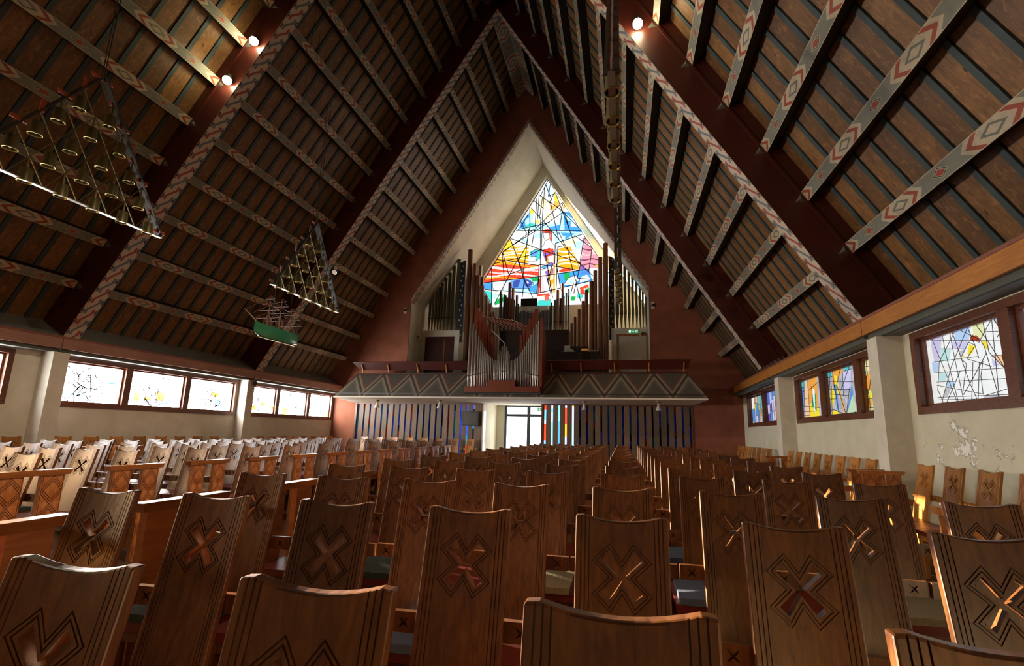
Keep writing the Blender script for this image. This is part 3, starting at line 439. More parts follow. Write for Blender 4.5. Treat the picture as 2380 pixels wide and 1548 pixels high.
def leading(lines, f, nrm, parent, w=.022, box=None):
    m = MB()
    for l in lines:
        if box: l = clipseg(l, *box)
        if not l: continue
        m.bar(f(l[0], l[1]), f(l[2], l[3]), w, min(.02, w), nrm)
    return m.build('leading', M['lead'], parent)

# ---------------------------------------------------------------- room shell
XR, SLOPE, ZR = -5.16, 1.616, 19.586
CO, SI = math.cos(math.atan(SLOPE)), math.sin(math.atan(SLOPE))
Y0, YE = -12.0, 22.5
TR = (9.716, 16.503)
def roofz(dx, off=0): return ZR + off/CO - SLOPE*abs(dx)
struct(MB().box(-16.2, 6.4, Y0, 27, FZ-.15, FZ).build('floor', M['floor']))
# side walls: local frame s (along the nave), d (into the room), z
class Side:
    def __init__(s, o, t, n): s.o, s.t, s.n = Vector(o), Vector(t), Vector(n)
    def __call__(s, a, d, z): return s.o+s.t*a+s.n*d+Vector((0, 0, z))
AN = math.atan(.031)
LS = Side((-15.3, 0, 0), (0, 1, 0), (1, 0, 0))
RS = Side((5.0-.031*9.7, 0, 0), (math.sin(AN), math.cos(AN), 0), (-math.cos(AN), math.sin(AN), 0))
def sbox(m, F, s0, s1, d0, d1, z0, z1):
    return m.mesh8([F(s0, d0, z0), F(s1, d0, z0), F(s1, d1, z0), F(s0, d1, z0), F(s0, d0, z1), F(s1, d0, z1), F(s1, d1, z1), F(s0, d1, z1)])
ZB, ZT = 1.93, 3.33
WIN = {'left': [(9.98, 16.1, (11.88, 13.93)), (16.55, 22.42, (18.4, 20.5)), (3.4, 9.0, (5.3, 7.2)), (-3.4, 2.3, (-1.5, .4))],
       'right': [(9.72, 15.22, (11.17, 13.2)), (15.95, 21.6, (17.3, 19.08)), (3.0, 8.97, (4.9, 6.88)), (-3.4, 2.2, (-1.5, .4))]}
winno = 0
for side, F, wm in (('left', LS, 'wall_l'), ('right', RS, 'wall_r')):
    m = MB(); ws = sorted(WIN[side]); p = Y0
    for (a, b, _) in ws:
        sbox(m, F, p, a, -.5, 0, FZ, 3.9); sbox(m, F, a, b, -.5, 0, FZ, ZB); sbox(m, F, a, b, -.5, 0, ZT, 3.9); p = b
    sbox(m, F, p, YE+.3, -.5, 0, FZ, 3.9)
    struct(m.build('wall_'+side, M[wm]))
    for wi, (a, b, mul) in enumerate(WIN[side]):
        winno += 1; vis = wi < 3
        root = MB()
        for (s0, s1, z0, z1) in ((a, b, ZB, ZB+.12), (a, b, ZT-.12, ZT), (a, a+.12, ZB+.12, ZT-.12), (b-.12, b, ZB+.12, ZT-.12)):
            sbox(root, F, s0, s1, -.2, .04, z0, z1)
        root = struct(root.build('window_%d' % winno, M['win_wood']))
        for q in mul:
            mm = MB(); sbox(mm, F, q-.1, q+.1, -.18, .02, ZB+.12, ZT-.12); mm.build('mullion', M['win_wood'], root)
        ed = [a+.12]+[q+d for q in mul for d in (-.1, .1)]+[b-.12]
        for k in range(3):
            e0, e1 = ed[2*k], ed[2*k+1]; z0, z1 = ZB+.12, ZT-.12
            fr = MB()
            for (s0, s1, y0, y1) in ((e0, e1, z0, z0+.05), (e0, e1, z1-.05, z1), (e0, e0+.05, z0+.05, z1-.05), (e1-.05, e1, z0+.05, z1-.05)): sbox(fr, F, s0, s1, -.17, -.06, y0, y1)
            fr.build('sash', M['win_wood'], root)
            f = lambda s, z, F=F: F(s, -.12, z)
            g0, g1, h0, h1 = e0+.05, e1-.05, z0+.05, z1-.05
            rs = random.Random(winno*10+k)
            if side == 'left' or not vis:
                polys = []
                for q in range(9):
                    x = rs.uniform(g0, g1); z = h0+abs(rs.gauss(0, .22)); w = rs.uniform(.1, .35); h = rs.uniform(.08, .3)
                    polys.append((rs.choice(['tl', 'o', 'ly', 'lb', 'pk2', 'bl', 'ly', 'lv'] if vis else ['o', 'y', 'or', 'ly']), [(x, z), (x+w, z+rs.uniform(-.05, .05)), (x+w, z+h), (x, z+h)]))
                lines = [(g0, h0+h*(h1-h0), g1, h0+(h+rs.uniform(-.05, .05))*(h1-h0)) for h in (.18, .36, .55, .73, .9)]
                cx = rs.uniform(g0+.5, g1-.5)
                for q in range(34):
                    x = cx+rs.gauss(0, .25); z = h0+rs.random()**1.5*(h1-h0)*.85; t = rs.uniform(-1.2, 1.2); L_ = rs.uniform(.12, .4)
                    lines.append((x, z, x+L_*math.sin(t), z+L_*math.cos(t)))
                glass('glass_pane', M['pane_l' if side == 'left' else 'pane_r'], g0, g1, h0, h1, f, polys, 'w' if vis else 'pe', root, .09, seed=winno*3+k)
                leading(lines, f, F.n, root, .02, (g0, g1, h0, h1))
            elif wi == 2:
                if k == 2: P_, L_ = RWP, RWL
                else:
                    off = (k-2)*1.99; P_ = [(c, [(x+off, z) for x, z in pl]) for c, pl in RWP]; L_ = [(l[0]+off, l[1], l[2]+off, l[3]) for l in RWL]
                glass('glass_pane', M['pane_r'], g0, g1, h0, h1, f, P_, 'w', root, .02, seed=k)
                leading(L_, f, F.n, root, .008, (g0, g1, h0, h1))
            elif wi == 0:
                glass('glass_pane', M['pane_r'], g0, g1, h0, h1, f, MWP, 'ly' if k == 0 else 'gr', root, .02, seed=k, jit=.3)
                leading(MWL, f, F.n, root, .013, (g0, g1, h0, h1))
            else:
                polys = []; lines = []
                cols = ['tq', 'ye', 'or', 'bl', 'lv', 'gn2', 'w'] if k != 1 else ['pu', 'bl', 'lv', 'db', 'pk2', 'w', 'tq']
                x = g0
                while x < g1:
                    w = rs.uniform(.15, .4); z = h0
                    while z < h1:
                        h = rs.uniform(.25, .6); sk = rs.uniform(-.08, .08)
                        polys.append((rs.choice(cols), [(x, z), (x+w, z+sk), (x+w, z+h+.05), (x, z+h)]))
                        lines.append((x, z, x+w, z+sk)); z += h
                    lines.append((x, h0, x+rs.uniform(-.1, .1), h1)); x += w
                glass('glass_pane', M['pane_r'], g0, g1, h0, h1, f, polys, 'w', root, .04, seed=k)
                leading(lines, f, F.n, root, .013, (g0, g1, h0, h1))
# columns
def column(F, s0, s1, label):
    m = MB(); sbox(m, F, s0, s1, 0, .42, FZ, 3.36)
    o = m.build('column', M['column']); tag(o, label, 'column', 'plaster columns under the trusses', 'structure')
column(LS, 9.56, 9.93, 'square plaster column left of the long window on the left wall, below the first truss')
column(LS, 16.15, 16.52, 'square plaster column between the two far left windows, below the second truss')
column(RS, 9.25, 9.62, 'broad white plaster column between the big near window and the coloured windows on the right wall')
column(RS, 15.42, 15.85, 'slim plaster column on the right wall near the oxblood end wall')
# eaves: fascia, dark band, lining over the windows, ribbed closing board
for side, F, fm in (('left', LS, 'fascia_l'), ('right', RS, 'fascia_r')):
    no = 1 if side == 'left' else 5
    m = MB(); p = Y0
    js = [Y0, -4.0, 2.85, 9.68, 16.4, YE]
    for a, b in zip(js[:-1], js[1:]):
        sbox(m, F, a+.012, b-.012, .38, .46, 3.46, 3.74)
    struct(m.build('trim_%d' % no, M[fm]))
    m = MB(); sbox(m, F, Y0, YE, .36, .47, 3.74, 3.79); struct(m.build('trim_%d' % (no+1), M['fascia_top']))
    m = MB(); sbox(m, F, Y0, YE, .32, .37, 3.36, 3.74)
    for q in js[1:-1]: sbox(m, F, q-.012, q+.012, .37, .44, 3.40, 3.74)
    struct(m.build('trim_%d' % (no+2), M['grey_band']))
    m = MB(); sbox(m, F, Y0, YE, 0, .33, 3.36, 3.42); struct(m.build('ceiling_eave_'+side, M['eave']))
    m = MB(); n = 7
    for k in range(n):
        d0, z0 = .36-.13*k, 3.78+.075*k
        sbox(m, F, Y0, YE+.2, d0-.15, d0-.01, z0, z0+.055)
    m.face([F(Y0, .30, 3.78), F(YE+.2, .30, 3.78), F(YE+.2, -.75, 4.4), F(Y0, -.75, 4.4)])
    struct(m.build('trim_%d' % (no+3), M['rib']))
# roof planes with battens
OFFR = .95
for side, s in (('left', -1), ('right', 1)):
    m = MB(); z1 = roofz(0, OFFR); dxe = 11.0; T = Vector((s*1, 0, -SLOPE)).normalized()
    nrm = Vector((s*SI, 0, CO)); o = Vector((XR, 0, z1)); L = dxe*math.sqrt(1+SLOPE**2)
    def rp(l, y, h=0): return o+T*l+Vector((0, y, 0))+nrm*h
    m.mesh8([rp(0, Y0), rp(L, Y0), rp(L, YE), rp(0, YE), rp(0, Y0, .15), rp(L, Y0, .15), rp(L, YE, .15), rp(0, YE, .15)])
    m.cur = 1; y = 0
    while y+.488 < YE:
        if y > 1.0 or True:
            m.mesh8([rp(0, y+.02, -.03), rp(L, y+.02, -.03), rp(L, y+.115, -.03), rp(0, y+.115, -.03), rp(0, y+.02), rp(L, y+.02), rp(L, y+.115), rp(0, y+.115)])
        y += .488
    struct(m.build('ceiling_'+side, [M['plank'], M['batten']]))
# trusses
def beam(m, A, B, nrm, wdir, w, depth, uo=0):
    """bar whose painted face (slot 0) lies on line A-B; nrm points away from the room; slot 1 sides"""
    A, B, nrm, wd = Vector(A), Vector(B), Vector(nrm).normalized(), Vector(wdir).normalized()
    L = (B-A).length
    P = [A-wd*w/2, B-wd*w/2, B+wd*w/2, A+wd*w/2]; Q = [p+nrm*depth for p in P]
    m.face(P, [(uo, -1), (uo+L, -1), (uo+L, 1), (uo, 1)], 0)
    m.face(Q[::-1], None, 1)
    for k in range(4): m.face([P[k], P[(k+1) % 4], Q[(k+1) % 4], Q[k]], None, 1)
YT = .38
for ti, y in enumerate(TR):
    t = thing('roof_truss', ['nearer oxblood roof truss with broad braid-painted underside', 'farther oxblood roof truss with complete painted gable in view'][ti], 'roof truss', (XR, y, 3.8), 0, 'painted roof trusses')
    for s in (-1, 1):
        m = MB(); nr = (s*SI, 0, CO)
        beam(m, (0+s*9.77, YT/2, roofz(9.77)-3.8), (0, YT/2, ZR-3.8), nr, (0, 1, 0), YT, .95)
        r = m.build('rafter', [M['braid'], M['truss_red']], t)
        m = MB(); a = Vector((s*9.77, 0, roofz(9.77)-3.8)); b = Vector((0, 0, ZR-3.8)); n_ = Vector(nr)
        for yy in (-.03, YT):
            P = [a+n_*.6, b+n_*.6, b+n_*.66, a+n_*.66]
            m.mesh8([p+Vector((0, yy, 0)) for p in P]+[p+Vector((0, yy+.03, 0)) for p in P])
        m.build('edge_lip', M['truss_red'], r)
# purlins
def purlin(s, k, y0, y1, bay, bayname, off=.64, w=.24):
    z = 5.25+1.165*k; dx = (ZR+off/CO-z)/SLOPE
    if dx < .25: return
    P = [(XR+s*dx, y0+(y1-y0)*q/12, z) for q in range(13)]
    if not any(inframe(p, 10) for p in P): return
    sd = 'left' if s < 0 else 'right'
    m = MB(); t = Vector((s, 0, -SLOPE)).normalized()
    beam(m, (0, 0, 0), (0, y1-y0, 0), (s*SI, 0, CO), t, w, .3)
    o = m.build('roof_purlin', [M['purlin'], M['dark']]); o.location = (XR+s*dx, y0, z)
    tag(o, 'diamond-painted purlin, %s up from the %s eave, %s' % (ORD[k+1], sd, bayname), 'purlin', 'painted roof purlins')
    nr = Vector((s*SI, 0, CO)); e = Vector((0, y1-y0, 0))
    m = MB(); a = [e-t*w/2, e+t*w/2, e+t*w/2-nr*.0, e-t*w/2]
    b0, b1, b2, tip = e-t*w*.38-nr*.03, e+t*w*.38-nr*.03, e-nr*.22, e-nr*.08+Vector((0, -.045, 0))
    m.face([b0, b1, b2]); m.face([b0, b1, tip]); m.face([b1, b2, tip]); m.face([b2, b0, tip])
    m.build('end_bracket', M['rib'], o)
for s in (-1, 1):
    for k in range(13):
        purlin(s, k, 2.6, TR[0]-.002, 0, 'in the nearest roof bay')
        purlin(s, k, TR[0]+YT+.002, TR[1]-.002, 1, 'between the nearer and the farther truss')
        purlin(s, k, TR[1]+YT+.002, YE-.002, 2, 'between the farther truss and the end wall')
m = MB(); zr = roofz(0, .5)
for s in (-1, 1):
    m.face([(0, 0, 0), (s*.5, 0, -.55), (s*.5, YE-TR[1]-YT-.004, -.55), (0, YE-TR[1]-YT-.004, 0)], [(0, -1), (0, 1), (5.6, 1), (5.6, -1)])
m.face([(-.5, 0, -.55), (.5, 0, -.55), (0, 0, 0)], None, 1)
o = m.build('ridge_board', [M['purlin'], M['dark']]); o.location = (XR, TR[1]+YT+.002, zr)
tag(o, 'wide painted ridge board under the roof peak before the end wall', 'ridge board')
# end wall (oxblood) with openings
apz, apx = 18.65, -4.96
YW1 = YE+.35
m = MB()
fa, fb = (lambda p: (p[0], YE, p[1])), (lambda p: (p[0], YW1, p[1]))
zl = lambda x: roofz(x-XR, OFFR)
for poly in ([(-16.2, FZ), (-13.95, FZ), (-13.95, 2.92), (-11.22, 2.92), (-11.22, 8.51), (apx, apz), (XR, zl(XR)), (-16.2, zl(-16.2))],
             [(6.3, FZ), (6.3, zl(6.3)), (XR, zl(XR)), (apx, apz), (1.33, 8.72), (1.33, 2.92), (3.19, 2.92), (3.19, FZ)]):
    m.prism(poly, fa, fb)
struct(m.build('wall_end', M['redwall']))
m = MB()
for (x0, z0) in ((-11.22, 8.51), (1.33, 8.72)):
    a, b = Vector((x0, YE-.02, z0)), Vector((apx, YE-.02, apz)); L = (b-a).length; d = (b-a).normalized(); n_ = Vector((0, 1, 0)).cross(d)*(1 if x0 < apx else -1)
    q = [a, b, b+n_*.0-Vector((0, 0, .26)), a-n_*0-Vector((0, 0, .26))]
    m.face(q, [(0, -1), (L, -1), (L, 1), (0, 1)])
    q2 = [p+Vector((0, .36, 0)) for p in q]
    m.face(q2[::-1], [(0, -1), (L, -1), (L, 1), (0, 1)])
    m.face([q[2], q[3], q2[3], q2[2]], [(0, -1), (L, -1), (L, 1), (0, 1)])
struct(m.build('trim_9', M['braid']))
# organ chamber
YB = 26.4; bap = (-4.78, 18.25)
m = MB()
FL, FA, FR = (-11.19, 8.5), (apx, apz-.25), (1.30, 8.7)
m.face([(FL[0], YE, 3.0), (FL[0], YB, 3.0), (FL[0], YB, FL[1]), (FL[0], YE, FL[1])])
m.face([(FL[0], YE, FL[1]), (FL[0], YB, FL[1]), (bap[0], YB, bap[1]), (FA[0], YE, FA[1])])
m.face([(FR[0], YE, 3.0), (FR[0], YB, 3.0), (FR[0], YB, FR[1]), (FR[0], YE, FR[1])])
m.face([(FR[0], YE, FR[1]), (FR[0], YB, FR[1]), (bap[0], YB, bap[1]), (FA[0], YE, FA[1])])
struct(m.build('wall_organ_chamber', M['white']))
K = [(-4.575, 17.49), (-8.68, 10.6), (-7.83, 9.03), (-1.33, 9.03), (-.48, 10.6)]
m = MB(); O = [bap, FL, (FL[0], 3.0), (FR[0], 3.0), FR]; YG = 26.85
for i in range(5):
    j = (i+1) % 5
    m.face([(O[i][0], YB, O[i][1]), (O[j][0], YB, O[j][1]), (K[j][0], YB, K[j][1]), (K[i][0], YB, K[i][1])])
    m.face([(K[i][0], YB, K[i][1]), (K[j][0], YB, K[j][1]), (K[j][0], YG, K[j][1]), (K[i][0], YG, K[i][1])])
    m.face([(O[i][0], YG, O[i][1]), (O[j][0], YG, O[j][1]), (K[j][0], YG, K[j][1]), (K[i][0], YG, K[i][1])])
struct(m.build('wall_gable', M['white']))
winno += 1
wr = MB()
for i in range(5):
    j = (i+1) % 5; wr.bar((K[i][0], 26.7, K[i][1]), (K[j][0], 26.7, K[j][1]), .07, .1, (0, 1, 0))
wr = struct(wr.build('window_%d' % winno, M['lead']))
fg = lambda a, z: Vector((a, 26.7, z))
glass('glass_pane', M['pane_g'], -8.7, -.46, 9.03, 17.5, fg, BWP, 'w', wr, .03, K, .05, 5)
leading([l for l in BWL], fg, (0, 1, 0), wr, .05)
leading(BWX, fg, (0, 1, 0), wr, .03)
struct(MB().box(-11.3, 1.4, YE, YG, 2.97, 3.12).build('floor_gallery', M['case_dark']))
# rear wall behind the camera
m = MB(); m.prism([(-16.2, FZ), (6.4, FZ), (6.4, zl(6.4)), (XR, zl(XR)), (-16.2, zl(-16.2))], lambda p: (p[0], Y0-.3, p[1]), lambda p: (p[0], Y0, p[1]))
struct(m.build('wall_rear', M['white']))
# ---------------------------------------------------------------- organ gallery
t = thing('organ_gallery', 'projecting organ gallery with zigzag painted sloping front and white underside', 'gallery', (-5, 19.05, 2.97))
g0 = (-5, 19.05, 2.97); G = lambda *p: rel(p, g0)
m = MB(); zt = 4.05
bl, br, tl, tr = (-12.95, 19.05, 2.97), (3.27, 19.05, 2.97), (-12.3, 19.7, zt), (2.67, 19.7, zt)
bk, tk = (-14.1, YE-.01, 2.97), (-13.4, YE-.01, zt)
m.face([G(*bl), G(*br), G(*tr), G(*tl)], [(-.012, 0), (16.21, 0), (15.61, 1), (.638, 1)])
m.face([G(*bk), G(*bl), G(*tl), G(*tk)], [(0, 0), (3.6, 0), (3.2, 1), (.3, 1)])
m.face([G(*br), G(3.22, YE-.01, 2.97), G(2.65, YE-.01, zt), G(*tr)], [(0, 0), (3.4, 0), (3.2, 1), (.4, 1)])
m.face([G(*tl), G(*tr), G(2.65, YE-.01, zt), G(*tk)], None, 1)
m.build('painted_front', [M['zigzag'], M['rail_wood']], t)
m = MB(); m.prism([(-12.97, 19.03), (3.29, 19.03), (3.24, YE-.005), (-14.1, YE-.005)], lambda p: G(p[0], p[1], 2.90), lambda p: G(p[0], p[1], 2.965))
m.build('white_underside', M['soffit'], t)
MB().prism([(-12.9, 19.12), (3.2, 19.12), (3.2, YE-.005), (-14.0, YE-.005)], lambda p: G(p[0], p[1], 2.97), lambda p: G(p[0], p[1], 3.12)).build('floor_slab', M['case_dark'], t)
m = MB(); m.box(-7.3, 7.67, .60, .74, 1.075, 1.12); m.build('coping', M['rail_wood'], t)
t = thing('gallery_rail', 'dark mahogany leaning rail board along the gallery edge', 'rail', (-5, 19.6, 4.09)); r0 = (-5, 19.6, 4.09)
for x0, x1, x2, x3 in ((-12.42, -6.6, -6.6, -12.08), (-3.2, 2.78, 2.62, -3.2)):
    m = MB(); P = [(x0, 19.42, 4.58), (x1, 19.42, 4.58), (x2, 19.66, 4.22), (x3, 19.66, 4.22)]
    m.mesh8([rel(p, r0) for p in P]+[rel((p[0], p[1]+.05, p[2]+.02), r0) for p in P]); m.build('board', M['rail_wood'], t)
for x in (-11.95, -10.65, -9.2, -7.82, -3.0, -1.74, -.33, 1.08, 2.48):
    m = MB(); m.bar(rel((x, 19.62, 4.1), r0), rel((x, 19.60, 4.24), r0), .05, .05); m.bar(rel((x, 19.60, 4.24), r0), rel((x, 19.46, 4.46), r0), .05, .05)
    m.build('bracket', M['fascia_r'], t)
# lamps under the gallery
for i, (x, y) in enumerate(((-11.59, 20.49), (-8.31, 20.19), (-1.66, 20.3), (1.46, 19.97))):
    t = thing('pendant_lamp', 'small cream cone lamp under the gallery, %s from the left' % ORD[i+1], 'lamp', (x, y, 2.90), 0, 'cone lamps under the gallery')
    MB().lathe((0, 0, 0), [(.001, 0), (.11, 0), (.11, -.04), (.03, -.07), (.001, -.07)]).build('ceiling_rose', M['brass'], t, True)
    MB().lathe((0, 0, 0), [(.03, -.07), (.035, -.13), (.05, -.2), (.12, -.38), (.11, -.38), (.04, -.2)]).build('shade', M['white_paint'], t, True)
# slatted glass screen below the gallery
t = thing('slatted_screen', 'oak slat screen with coloured glass strips between the slats under the gallery', 'screen', (-5, 22.6, 0)); s0 = (-5, 22.6, 0)
gapsL = [-13.8+.3365*i for i in range(20)]; gapsR = [-3.75+.341*i for i in range(21)]
rs = random.Random(11)
def strips(gaps, lo, hi, bright):
    ed = [lo]+[g+o for g in gaps for o in (-.045, .045)]+[hi]
    for i in range(0, len(ed), 2):
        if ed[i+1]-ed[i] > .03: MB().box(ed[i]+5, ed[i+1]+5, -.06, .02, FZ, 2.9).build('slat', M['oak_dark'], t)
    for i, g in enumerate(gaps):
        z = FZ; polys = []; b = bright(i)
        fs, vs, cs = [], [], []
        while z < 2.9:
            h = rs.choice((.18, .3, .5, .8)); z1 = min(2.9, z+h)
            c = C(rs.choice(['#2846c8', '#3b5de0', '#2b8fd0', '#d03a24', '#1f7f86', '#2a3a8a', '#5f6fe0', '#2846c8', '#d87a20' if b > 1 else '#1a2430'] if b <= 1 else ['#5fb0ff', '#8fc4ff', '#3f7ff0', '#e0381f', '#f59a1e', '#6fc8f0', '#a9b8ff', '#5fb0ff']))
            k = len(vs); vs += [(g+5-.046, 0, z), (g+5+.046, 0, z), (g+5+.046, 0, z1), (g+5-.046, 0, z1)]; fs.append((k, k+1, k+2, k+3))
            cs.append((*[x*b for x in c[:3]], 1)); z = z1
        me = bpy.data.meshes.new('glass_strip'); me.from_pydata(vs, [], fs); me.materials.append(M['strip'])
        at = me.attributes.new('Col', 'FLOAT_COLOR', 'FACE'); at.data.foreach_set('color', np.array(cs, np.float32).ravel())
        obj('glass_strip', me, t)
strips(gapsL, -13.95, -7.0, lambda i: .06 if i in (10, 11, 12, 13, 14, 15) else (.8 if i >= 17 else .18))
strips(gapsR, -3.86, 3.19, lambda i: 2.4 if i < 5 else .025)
m = MB(); m.box(-8.97, -8.87, -.12, .05, FZ, 2.9); m.box(8.11, 8.21, -.12, .05, FZ, 2.9); m.box(-8.97, -1.9, -.10, .05, 2.84, 2.9); m.box(1.06, 8.21, -.10, .05, 2.84, 2.9); m.box(-2.02, -1.9, -.12, .05, FZ, 2.84); m.box(1.06, 1.16, -.12, .05, FZ, 2.84)
m.build('frame', M['win_wood'], t)
# porch and doors
m = MB(); m.box(-7.02, -6.9, 22.66, 25.2, FZ, 2.95); m.box(-3.86, -3.74, 22.66, 25.2, FZ, 2.95); m.box(-7.02, -6.42, 25.05, 25.2, FZ, 2.95); m.box(-4.25, -3.74, 25.05, 25.2, FZ, 2.95); m.box(-7.02, -3.74, 22.86, 25.2, 2.95, 3.0)
struct(m.build('wall_porch', M['white']))
d = MB(); y = 25.0
for (x0, x1, z0, z1) in ((-6.42, -6.3, FZ, 2.95), (-4.37, -4.25, FZ, 2.95), (-5.16, -4.98, FZ, 2.95), (-6.3, -5.16, 2.36, 2.5), (-4.98, -4.37, 2.36, 2.5), (-6.3, -5.16, 2.88, 2.95), (-4.98, -4.37, 2.88, 2.95), (-6.3, -5.16, FZ, .25), (-4.98, -4.37, FZ, .25)): d.box(x0, x1, y, y+.08, z0, z1)
dr = struct(d.build('door_1', plain('door_frame_steel_blue', '#2c3a44', .4)))
for (x0, x1, z0, z1) in ((-6.3, -5.16, .25, 2.36), (-4.98, -4.37, .25, 2.36), (-6.3, -5.16, 2.5, 2.88), (-4.98, -4.37, 2.5, 2.88)):
    glass('glass_pane', M['pane_d'], x0, x1, z0, z1, lambda a, z: Vector((a, 25.04, z)), [], 'w', dr, .3)
d = MB(); d.box(-6.88, -6.82, 22.3, 22.75, FZ, 2.85); o = struct(d.build('door_2', M['white_paint']))
glass('glass_pane', M['pane_d'], 22.38, 22.66, .3, 2.5, lambda a, z: Vector((-6.815, a, z)), [], 'w', o, .3)
MB().tube((-6.8, 22.36, 1.05), (-6.74, 22.36, 1.05), .02).tube((-6.74, 22.36, .95), (-6.74, 22.36, 1.2), .018).build('door_handle', M['steel'], o)
def exit_sign(x0, x1, y, z0, z1, label):
    t = thing('exit_sign', label, 'sign', ((x0+x1)/2, y, z0)); w = (x1-x0)/2; h = z1-z0
    MB().box(-w, w, -.03, 0, 0, h).build('sign_box', M['green_sign'], t)
    m = MB(); q = h/2; Y = -.034
    m.face([(-.05*1, Y, h*.45), (.0, Y, h*.12), (.05, Y, h*.45)]); m.face([(-.015, Y, h*.4), (.015, Y, h*.4), (.015, Y, h*.88), (-.015, Y, h*.88)])
    m.build('arrow', M['sign_white'], t)
    m = MB(); a, b = -w*.85, -w*.45
    m.face([(a, Y, h*.12), (b, Y, h*.12), (b, Y, h*.88), (a, Y, h*.88)]); m.build('door_pictogram', M['sign_white'], t)
    m = MB()
    for k in range(3): m.face([(w*.35, Y, h*(.18+.25*k)), (w*.9, Y, h*(.18+.25*k)), (w*.9, Y, h*(.28+.25*k)), (w*.35, Y, h*(.28+.25*k))])
    m.build('stripe', M['sign_white'], t)
exit_sign(-4.68, -4.28, 24.98, 2.66, 2.86, 'green exit sign above the glass entrance doors')
exit_sign(.31, .83, 23.97, 6.71, 6.89, 'green exit sign above the white door of the organ gallery')
t = thing('television', 'black wall-mounted television on the slatted screen left of the doors', 'television', (-7.46, 22.5, 1.78))
MB().box(-.44, .40, -.24, -.18, 0, .72).build('bezel', M['black'], t)
MB().box(-.40, .36, -.25, -.239, .05, .67).build('screen', plain('screen_glass', '#101418', .3), t)
MB().box(-.1, .3, -.18, .0, .2, .5).build('bracket', M['black'], t)
# ---------------------------------------------------------------- main organ
def pipe(parent, x, y, z0, z1, r, mat, foot=.5, n=12, square=False, base=(0, 0, 0)):
    m = MB(); bx, by, bz = base; c = (x-bx, y-by, z0-bz); H = z1-z0
    if square:
        m.box(c[0]-r, c[0]+r, c[1]-r, c[1]+r, c[2], c[2]+H); m.box(c[0]-r*.8, c[0]+r*.8, c[1]-r-.012, c[1]-r, c[2]+.5, c[2]+.58)
    else:
        f = min(foot, H*.35)
        m.lathe(c, [(.001, 0), (r*.28, 0), (r, f), (r*1.02, f+.02), (r, H), (r*.88, H), (r*.88, H-.2), (.001, H-.2)], n)
        if r > .03: m.cur = 1; m.mesh8([(c[0]+sx*r*.75, c[1]-r*1.04+dy, c[2]+f+z_) for z_ in (0, r*.7) for sx, dy in ((-1, 0), (1, 0), (1, r), (-1, r))]); m.cur = 0
    return m.build('pipe', [mat, M['black']], parent, not square)
ob = (-5, 24, 3.12)
org = thing('pipe_organ', 'large pipe organ with bronze, lead and wooden pipes below the gable window', 'organ', ob)
BRL = [(-10.9, 9.22, .072), (-10.73, 9.37, .071), (-10.56, 9.55, .075), (-10.39, 9.73, .078), (-10.22, 9.95, .084), (-10.02, 10.27, .091), (-9.79, 10.56, .097), (-9.56, 10.98, .103), (-9.27, 11.36, .113)]
BRR = [(-.24, 11.38, .102), (-.02, 11.0, .093), (.18, 10.66, .084), (.39, 10.26, .078), (.58, 9.96, .072), (.78, 9.71, .069), (.95, 9.53, .063), (1.11, 9.38, .057), (1.26, 9.2, .054)]
for x, z, r in BRL: pipe(org, x, 24.3, 7.08, z, r, M['pipe_bronze'], .75, base=ob)
for x, z, r in BRR: pipe(org, x, 24.3, 7.06, z, r, M['pipe_bronze'], .75, base=ob)
for x, z, r in [(-8.47, 11.72, .145), (-8.17, 10.88, .128), (-7.94, 10.19, .124), (-7.67, 9.57, .104), (-7.43, 8.98, .091), (-7.18, 8.47, .091), (-6.97, 8.03, .084), (-6.76, 7.63, .075)]:
    pipe(org, x, 23.9, 3.12, z, r, M['pipe_wood'], n=14, foot=.3, base=ob)
for x, z, r in [(-.83, 11.7, .135), (-1.11, 10.9, .118), (-1.38, 10.17, .107), (-1.59, 9.59, .107), (-1.85, 9.1, .095), (-2.03, 8.49, .084), (-2.24, 8.04, .081), (-2.45, 7.64, .073), (-2.63, 7.28, .07)]:
    pipe(org, x, 23.9, 3.12, z, r, M['pipe_wood'], n=14, foot=.3, base=ob)
for x, z, r in [(-7.94, 10.9, .104), (-7.78, 10.23, .062)]: pipe(org, x, 24.25, 6.2, z, r, M['pipe_silver'], base=ob)
SW = [(-6.96, 9.61, .064), (-6.79, 9.47, .054), (-6.64, 9.37, .054), (-6.46, 10.2, .095), (-6.22, 9.77, .082), (-6.02, 9.4, .075), (-6.55, 9.24, .047), (-6.34, 9.2, .047), (-6.12, 9.1, .047), (-5.9, 8.9, .044), (-6.88, 9.22, .051), (-6.71, 9.12, .044),
      (-3.93, 8.84, .055), (-3.79, 9.05, .055), (-3.58, 9.58, .082), (-3.35, 10.01, .091), (-3.69, 9.02, .048), (-3.47, 9.13, .048), (-3.23, 9.19, .048), (-3.11, 9.46, .054), (-2.96, 9.61, .054), (-4.04, 8.66, .048)]
for i, (x, z, r) in enumerate(SW): pipe(org, x, 25.2+(.18 if i % 2 else 0), 7.1, z, r, M['pipe_wood'] if r > .08 else M['pipe_grey'], .6, 10, base=ob)
for i in range(23):
    x = -5.76+.0786*i; z = 8.22+.12*math.sin((i/22)*9)+(.06 if i % 2 else 0)
    pipe(org, x, 25.0, 7.1, z, .033, M['pipe_grey'], .55, 8, base=ob)
m = MB(); m.box(-6.75, -2.85, 24.5, 25.6, 5.9, 7.1); m.box(-6.2, -3.4, 24.55, 25.5, 3.12, 5.9)
m2 = MB(); 
for f in m.f: m2.f.append(f)
m2.v = [rel(v, ob) for v in m.v]; m2.mi = m.mi; m2.uvs = m.uvs; m2.build('case', M['case_dark'], org)
m = MB(); a = Vector(rel((-6.3, 24.0, 7.4), ob))
